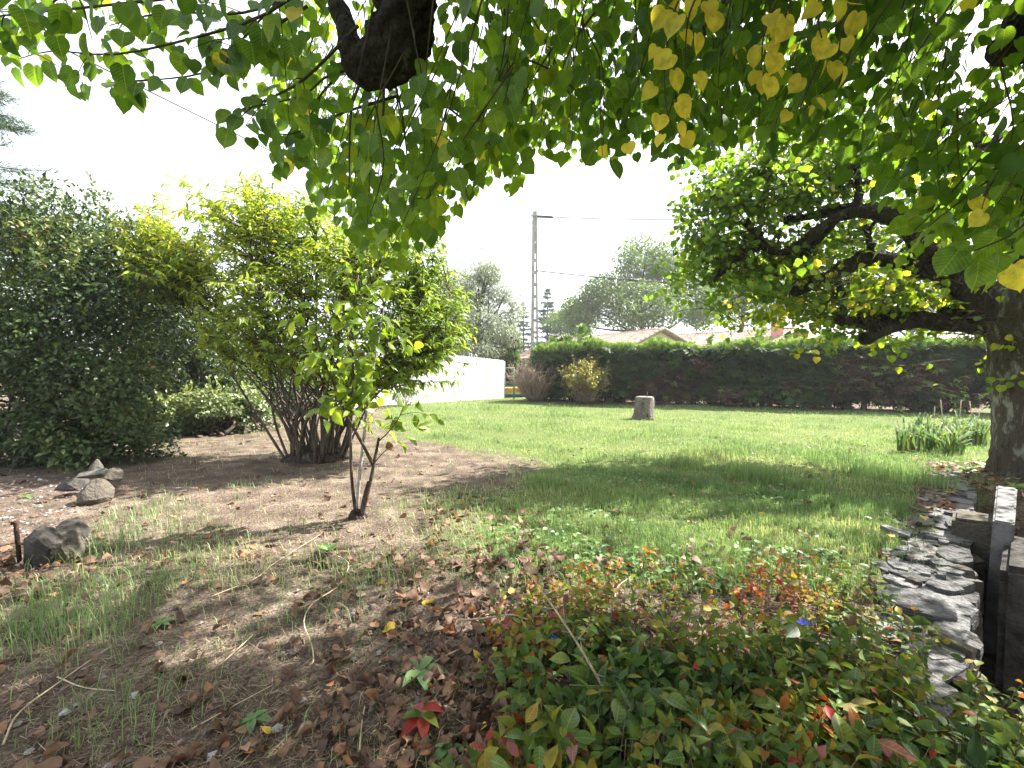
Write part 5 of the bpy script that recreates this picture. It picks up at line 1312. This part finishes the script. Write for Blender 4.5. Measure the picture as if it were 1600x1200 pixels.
def wall_end_litter():
    n = 700; px = rng.uniform(1430, 1640, n); py = rng.uniform(722, 800, n); G = gnd(px, py); s_ = (G[:, :2] - WALL_A) @ wnor
    G = G[(s_ > -.5) | (rng.random(n) < .15)]; n = len(G); G[:, 2] = gz(G[:, 0], G[:, 1]) + .012 + .02 * rng.random(n); a = rng.uniform(0, 6.3, n)
    b = MB(); place(b, HEART_LO, G, np.column_stack([np.cos(a), np.sin(a), rng.normal(size=n) * .3]), np.tile((0, 0, 1.), (n, 1)) + rng.normal(size=(n, 3)) * .4, rng.uniform(.03, .08, n), np.clip(rng.normal(.55, .2, n), 0, .86), rng.uniform(.8, 3, n))
    tag(link('leaf_litter', b.mesh('leaf_litter', M['dead']), kind='stuff'), 'brown leaf litter between the linden trunk and the wall end', 'leaf litter')
wall_end_litter()
PLUMB = [(830, 925), (950, 890), (1080, 880), (1200, 900), (1300, 935), (1380, 975), (1470, 1020), (1560, 1070), (1640, 1180), (1720, 1330), (700, 1330), (830, 1180), (790, 1090), (800, 1000)]
litter()

# ------------------------------------------------------------------ ground cover with red and green leaves
def ground_cover():
    n = 4600; px = rng.uniform(680, 1680, n); py = 880 + rng.random(n) ** .75 * 440; ok = inpoly(px + 25 * rng.normal(size=n), py + 12 * rng.normal(size=n), PLUMB); px, py = px[ok], py[ok]
    G = gnd(px, py); G[:, 2] = np.maximum(gz(G[:, 0], G[:, 1]), -.12); n = len(G)
    keep = np.clip(.75 + .7 * pnoise(G, 2.6, 5), .12, 1) > rng.random(n); cpx, cpy, _ = proj(G + np.array([0, 0, .13])); keep &= ~((abs(cpx - 868) < 34) & (cpy > 1012) & (cpy < 1060)); keep &= (G[:, :2] - WALL_A) @ wnor < np.where(G[:, 1] < 2.2, .16, .0); G = G[keep]; n = len(G)
    gc = tag(bpy.data.objects.new('ground_cover', None), 'low leafy ground cover turning red and orange beside the stone edging', 'ground cover', kind='stuff'); COL.objects.link(gc); gc.location = (1.2, 2.2, 0)
    tw = MB(); P, D, N, RN, SZ = [], [], [], [], []
    for g in G:
        h = .05 + .2 * rng.random() ** 1.4 + .07 * pnoise(g, 2.6, 9); a = rng.uniform(0, 6.3); tip = g + np.array([math.cos(a) * .05, math.sin(a) * .05, h])
        pts = catmull([g, (g + tip) / 2 + rng.normal(size=3) * .012, tip], 5); tube(tw, pts, np.linspace(.0025, .0012, 5), 4, cap=False)
        m = rng.integers(5, 10); tt = np.linspace(.3, 1, m); q = g + (tip - g) * tt[:, None]; an = np.arange(m) * 2.4 + rng.uniform(0, 6)
        sd = np.column_stack([np.cos(an), np.sin(an), 0 * an]); P.append(q); D.append(nrm(sd + np.array([0, 0, .3]) + rng.normal(size=(m, 3)) * .5)); N.append(nrm(np.array([0, -.2, 1.]) + rng.normal(size=(m, 3)) * .6 - sd * .1))
        red = np.clip((g[1] - 2.0) / .9, 0, 1) * .3 + .3 * pnoise(g, 3.1, 4) + (.1 if g[0] < 2 else 0)
        RN.append(np.clip(rng.normal(.22 + red, .17, m) + (rng.random(m) > .965) * .5, 0, 1)); SZ.append((.018 + .028 * tt * rng.uniform(.5, 1.7, m)) * (0.9 if g[1] > 2.3 else 1.15) * (1.5 if rng.random() < .12 else 1))
    link('stems', tw.mesh('stems', M['redtwig']), gc, kind='stuff')
    P, D, N, RN, SZ = map(np.concatenate, (P, D, N, RN, SZ)); n = len(P)
    leaf_cloud(gc, 'cover_leaf', OVATE_HI, OVATE, M['plumbago'], P, D, N, SZ, RN, 300, curl=rng.uniform(.3, 2.6, n), near=M['plumbago_near'])
    # blue flower
    c = gnd(1253, 1052) + np.array([0, 0, .25]); f = root('blue_flower', c, 'small blue flower open above the leafy ground cover', 'flower')
    for q in range(5):
        a = q * 1.257 + .3; o = link('petal', leaf_mesh('petal', OVATE_HI, M['flower'], 1.0), f); dd, ss, nn = frames(np.array([[math.cos(a), math.sin(a) * .7 , .35]]), np.array([[0, -.4, 1.]]))
        o.matrix_basis = Matrix([[dd[0][i] * .03, ss[0][i] * .04, nn[0][i] * .03, c[i]] for i in range(3)] + [[0, 0, 0, 1]])
    k = MB(); tube(k, [c - (0, 0, .16), c], .0025, 6); link('stalk', k.mesh('stalk', M['redtwig']), f)
ground_cover()

# ------------------------------------------------------------------ weeds and single plants
def rosette(px, py, n, size, label, name='weed', rb=.5, up=.35, tm=None, mat='weed'):
    c = gnd(px, py); c[2] = gz(c[0], c[1]) + .02; t = root(name, c, label, 'weed')
    for q in range(n):
        a = q * 2 * np.pi / n + rng.normal() * .2; o = link('leaf', leaf_mesh('weed_leaf', tm or OVATE_HI, M[mat], 1.2), t)
        dd, ss, nn = frames(np.array([[math.cos(a), math.sin(a), up + rng.normal() * .15]]), np.array([[0, 0, 1.]])); s = size * .8 * rng.uniform(.6, 1.2)
        o.matrix_basis = Matrix([[dd[0][i] * s, ss[0][i] * s * .8, nn[0][i] * s, c[i]] for i in range(3)] + [[0, 0, 0, 1]]); o['rnd'] = float(np.clip(rb + rng.normal() * .15, 0, 1))
rosette(657, 1062, 6, .15, 'pale green weed rosette on bare soil among brown leaves', rb=.85)
rosette(512, 868, 8, .13, 'bright green weed rosette on the sunlit soil', rb=.5, up=.9)
rosette(395, 1140, 7, .1, 'small green weed near the bottom edge', rb=.4)
rosette(700, 1185, 6, .1, 'dark green weed at the bottom beside the ground cover', rb=.2)
rosette(845, 1075, 5, .16, 'large pale broad-leaved plant at the left rim of the ground cover', rb=1.0, up=.5)
rosette(1345, 1150, 4, .17, 'yellow green broad-leaved seedling in front of the ground cover', rb=1.0, up=1.2)
rosette(250, 985, 5, .09, 'small bluish weed in the sparse grass at left', rb=.9)
rosette(40, 778, 5, .1, 'dark green weed growing in the gravel', rb=.1)
rosette(1290, 870, 12, .12, 'ferny pale weed in the lawn near the stone edging', rb=.8, up=.8, tm=LANCE)
for x, y, lb in ((1588, 770, 'yellow green weed between the concrete slab and the linden trunk'), (1612, 785, 'pale weed behind the top of the concrete slab'), (1510, 742, 'small green weed at the far end of the stone edging'), (1545, 735, 'leafy weed at the foot of the pollarded linden')):
    rosette(x, y, 9, .2, lb, rb=.6, up=1.1)
c = gnd(660, 1150); t = root('red_seedling', (c[0], c[1], 0), 'seedling with red and green leaves near the bottom edge', 'seedling')
k = MB(); tube(k, [c, c + (0, 0, .1)], .003, 5); link('stem', k.mesh('stem', M['redtwig']), t)
for a, s, r in ((.2, .09, .93), (1.6, .07, .4), (3.0, .09, .35), (3.9, .1, .93), (5.0, .09, .9), (5.8, .08, .5), (2.3, .07, .97)):
    o = link('leaf', leaf_mesh('cover_leaf', OVATE_HI, M['plumbago'], 1.6), t); dd, ss, nn = frames(np.array([[math.cos(a), math.sin(a), .15]]), np.array([[0, 0, 1.]]))
    p = c + (0, 0, .06 + .05 * rng.random()); o.matrix_basis = Matrix([[dd[0][i] * s, ss[0][i] * s, nn[0][i] * s, p[i]] for i in range(3)] + [[0, 0, 0, 1]]); o['rnd'] = r
# iris clump in front of the right linden
for i in range(30):
    px = rng.uniform(1400, 1535); py = rng.uniform(672, 712); c = gnd(px, py); t = root('iris_plant', (c[0], c[1], 0), 'iris plant with sword leaves in the clump beside the right linden trunk', 'plant', 'iris plants beside the linden trunk')
    b = MB(); n = 14; a0 = rng.uniform(0, 3.14)
    for q in range(n):
        a = a0 + (0 if q % 2 else np.pi) + rng.normal() * .35; lean = rng.uniform(.1, .75); L = rng.uniform(.3, .55); h = np.array([math.cos(a), math.sin(a), 0]); w = .017; s_ = np.array([-math.sin(a), math.cos(a), 0]) * w
        p0 = c + rng.normal(size=3) * np.array([.05, .05, 0]); p1 = p0 + L * .5 * (h * lean * .5 + np.array([0, 0, .95])); p2 = p0 + L * (h * lean * .9 + np.array([0, 0, .95 - lean * .35])); p3 = p2 + h * L * .12 + np.array([0, 0, -.1 * lean * L])
        b.add(np.array([p0 + s_, p0 - s_, p1 + s_, p1 - s_, p2 + s_ * .7, p2 - s_ * .7, p3]), [np.array([(0, 1, 3, 2), (2, 3, 5, 4)]), np.array([(4, 5, 6)])], np.clip(rng.normal(.5, .2), 0, 1))
    link('leaves', b.mesh('leaves', M['iris']), t)
for x, y in ((1405, 668), (1470, 640), (1500, 640), (1515, 642), (1530, 660), (1455, 650)):
    c = gnd(x, 690); e = at(x + rng.uniform(-4, 6), y - 15, c[1]); k = MB(); tube(k, [c * (1, 1, 0), (c * (1, 1, 0) + e) / 2 + rng.normal(size=3) * .02, e], [.006, .005, .009], 5)
    tag(link('dry_seed_stalk', k.mesh('dry_seed_stalk', M['stalk'])), 'dry seed stalk rising from the iris clump by the linden', 'stalk', 'dry stalks in the iris clump')
# runners, twigs and stalks lying on the soil
for ctrl, r, lab in (([(525, 875), (545, 890), (530, 925), (490, 955), (475, 985), (487, 1020), (490, 1045), (483, 1055)], .006, 'curving pale runner looping across the soil below the sapling'),
                     ([(5, 1180), (30, 1130), (90, 1080), (140, 1045), (175, 1020)], .005, 'long pale stalk rising from the bottom left corner'),
                     ([(90, 1072), (130, 1088), (180, 1095)], .004, 'short dry stem forking off the long pale stalk'),
                     ([(300, 1160), (360, 1125), (425, 1088)], .004, 'thin straight straw in front of the green weed'),
                     ([(715, 1022), (760, 1015), (800, 1012), (825, 1020)], .007, 'pale root running into the ground cover'),
                     ([(640, 1080), (680, 1050), (720, 1030)], .004, 'thin brown stalk beside the pale weed rosette'),
                     ([(345, 1052), (370, 1030), (395, 1005)], .005, 'short straight pale stick on the sunlit soil patch'),
                     ([(330, 945), (400, 915), (430, 890), (500, 840)], .004, 'straw coloured stem slanting across the sparse grass'),
                     ([(562, 1195), (565, 1150), (570, 1120)], .005, 'upright pale stem at the bottom edge'),
                     ([(960, 975), (965, 955), (985, 935)], .005, 'pale bent twig lying over the ground cover')):
    P = gnd(np.array([q[0] for q in ctrl]), np.array([q[1] for q in ctrl])); P[:, 2] = gz(P[:, 0], P[:, 1]) + .02 + .012 * rng.random(len(P))
    if 'ground cover' in lab and 'over' in lab: P[:, 2] += .12
    k = MB(); tube(k, catmull(P, 24), np.linspace(r, r * .6, 24) * .8, 6, 0, .1, 60); tag(link('dry_stalk', k.mesh('dry_stalk', M['stalk'])), lab, 'stalk', 'stalks and runners lying on the soil')
q0 = gnd(1010, 1195); q1 = at(905, 1010, 1.75); q2 = at(830, 900, 1.95)
k = MB(); tube(k, catmull([q0, q1, q2], 20), np.linspace(.007, .002, 20), 6)
for i in range(10):
    s = catmull([q0, q1, q2], 20)[6 + i]; e = s + rng.normal(size=3) * .05 + (0, 0, .03); tube(k, [s, e], [.002, .001], 4)
tag(link('dead_flower_stalk', k.mesh('dead_flower_stalk', M['stalk'])), 'tall dead flower stalk leaning left out of the ground cover', 'stalk')
# crumpled blue wrapper
m, nt2 = newmat('wrapper_film'); L = nt2.links.new
tcn = nt2.nodes.new('ShaderNodeTexCoord'); vo = nt2.nodes.new('ShaderNodeTexVoronoi'); vo.inputs['Scale'].default_value = 9; L(tcn.outputs['Generated'], vo.inputs['Vector'])
rp = ramp(nt2, [(.0, (.75, .8, .9)), (.16, (.6, .7, .9)), (.24, (.03, .2, .62)), (1.0, (.02, .12, .45))]); L(vo.outputs['Distance'], rp.inputs[0])
pp = nt2.nodes.new('ShaderNodeBsdfPrincipled'); pp.inputs['Roughness'].default_value = .25; L(rp.outputs[0], pp.inputs['Base Color'])
oo = nt2.nodes.new('ShaderNodeOutputMaterial'); L(pp.outputs[0], oo.inputs[0])
c = at(868, 1020, 2.2); c[2] = .1; gx = np.linspace(-.062, .062, 13); gy = np.linspace(-.03, .03, 8); X, Y = np.meshgrid(gx, gy, indexing='ij')
Z = .018 * pnoise(np.stack([X, Y, 0 * X], -1), 42, 2) + .01 * pnoise(np.stack([X, Y, 0 * X], -1), 95, 6) + .5 * Y
k = MB(); i, j = np.meshgrid(np.arange(12), np.arange(7), indexing='ij'); a = (i * 8 + j).ravel()
k.add(np.stack([X + c[0], Y + c[1], Z + c[2]], -1).reshape(-1, 3), [np.column_stack([a, a + 8, a + 9, a + 1])], .5)
o = link('wrapper', k.mesh('wrapper', m, False)); sm = o.modifiers.new('thickness', 'SOLIDIFY'); sm.thickness = .001
tag(o, 'crumpled blue and white plastic wrapper at the ground cover edge', 'wrapper')

# ------------------------------------------------------------------ thin haze volume, added as a pale veil over distant things
k = MB(); box(k, (0, 50, 8.2), (300, 300, 20.4))
m, nt3 = newmat('air'); v = nt3.nodes.new('ShaderNodeVolumePrincipled'); v.inputs['Density'].default_value = HAZE; v.inputs['Color'].default_value = (.95, .97, 1, 1); v.inputs['Anisotropy'].default_value = 0.2
o3 = nt3.nodes.new('ShaderNodeOutputMaterial'); nt3.links.new(v.outputs[0], o3.inputs['Volume'])
tag(link('haze', k.mesh('haze', m, False)), 'faint pale haze over the garden', kind='stuff')
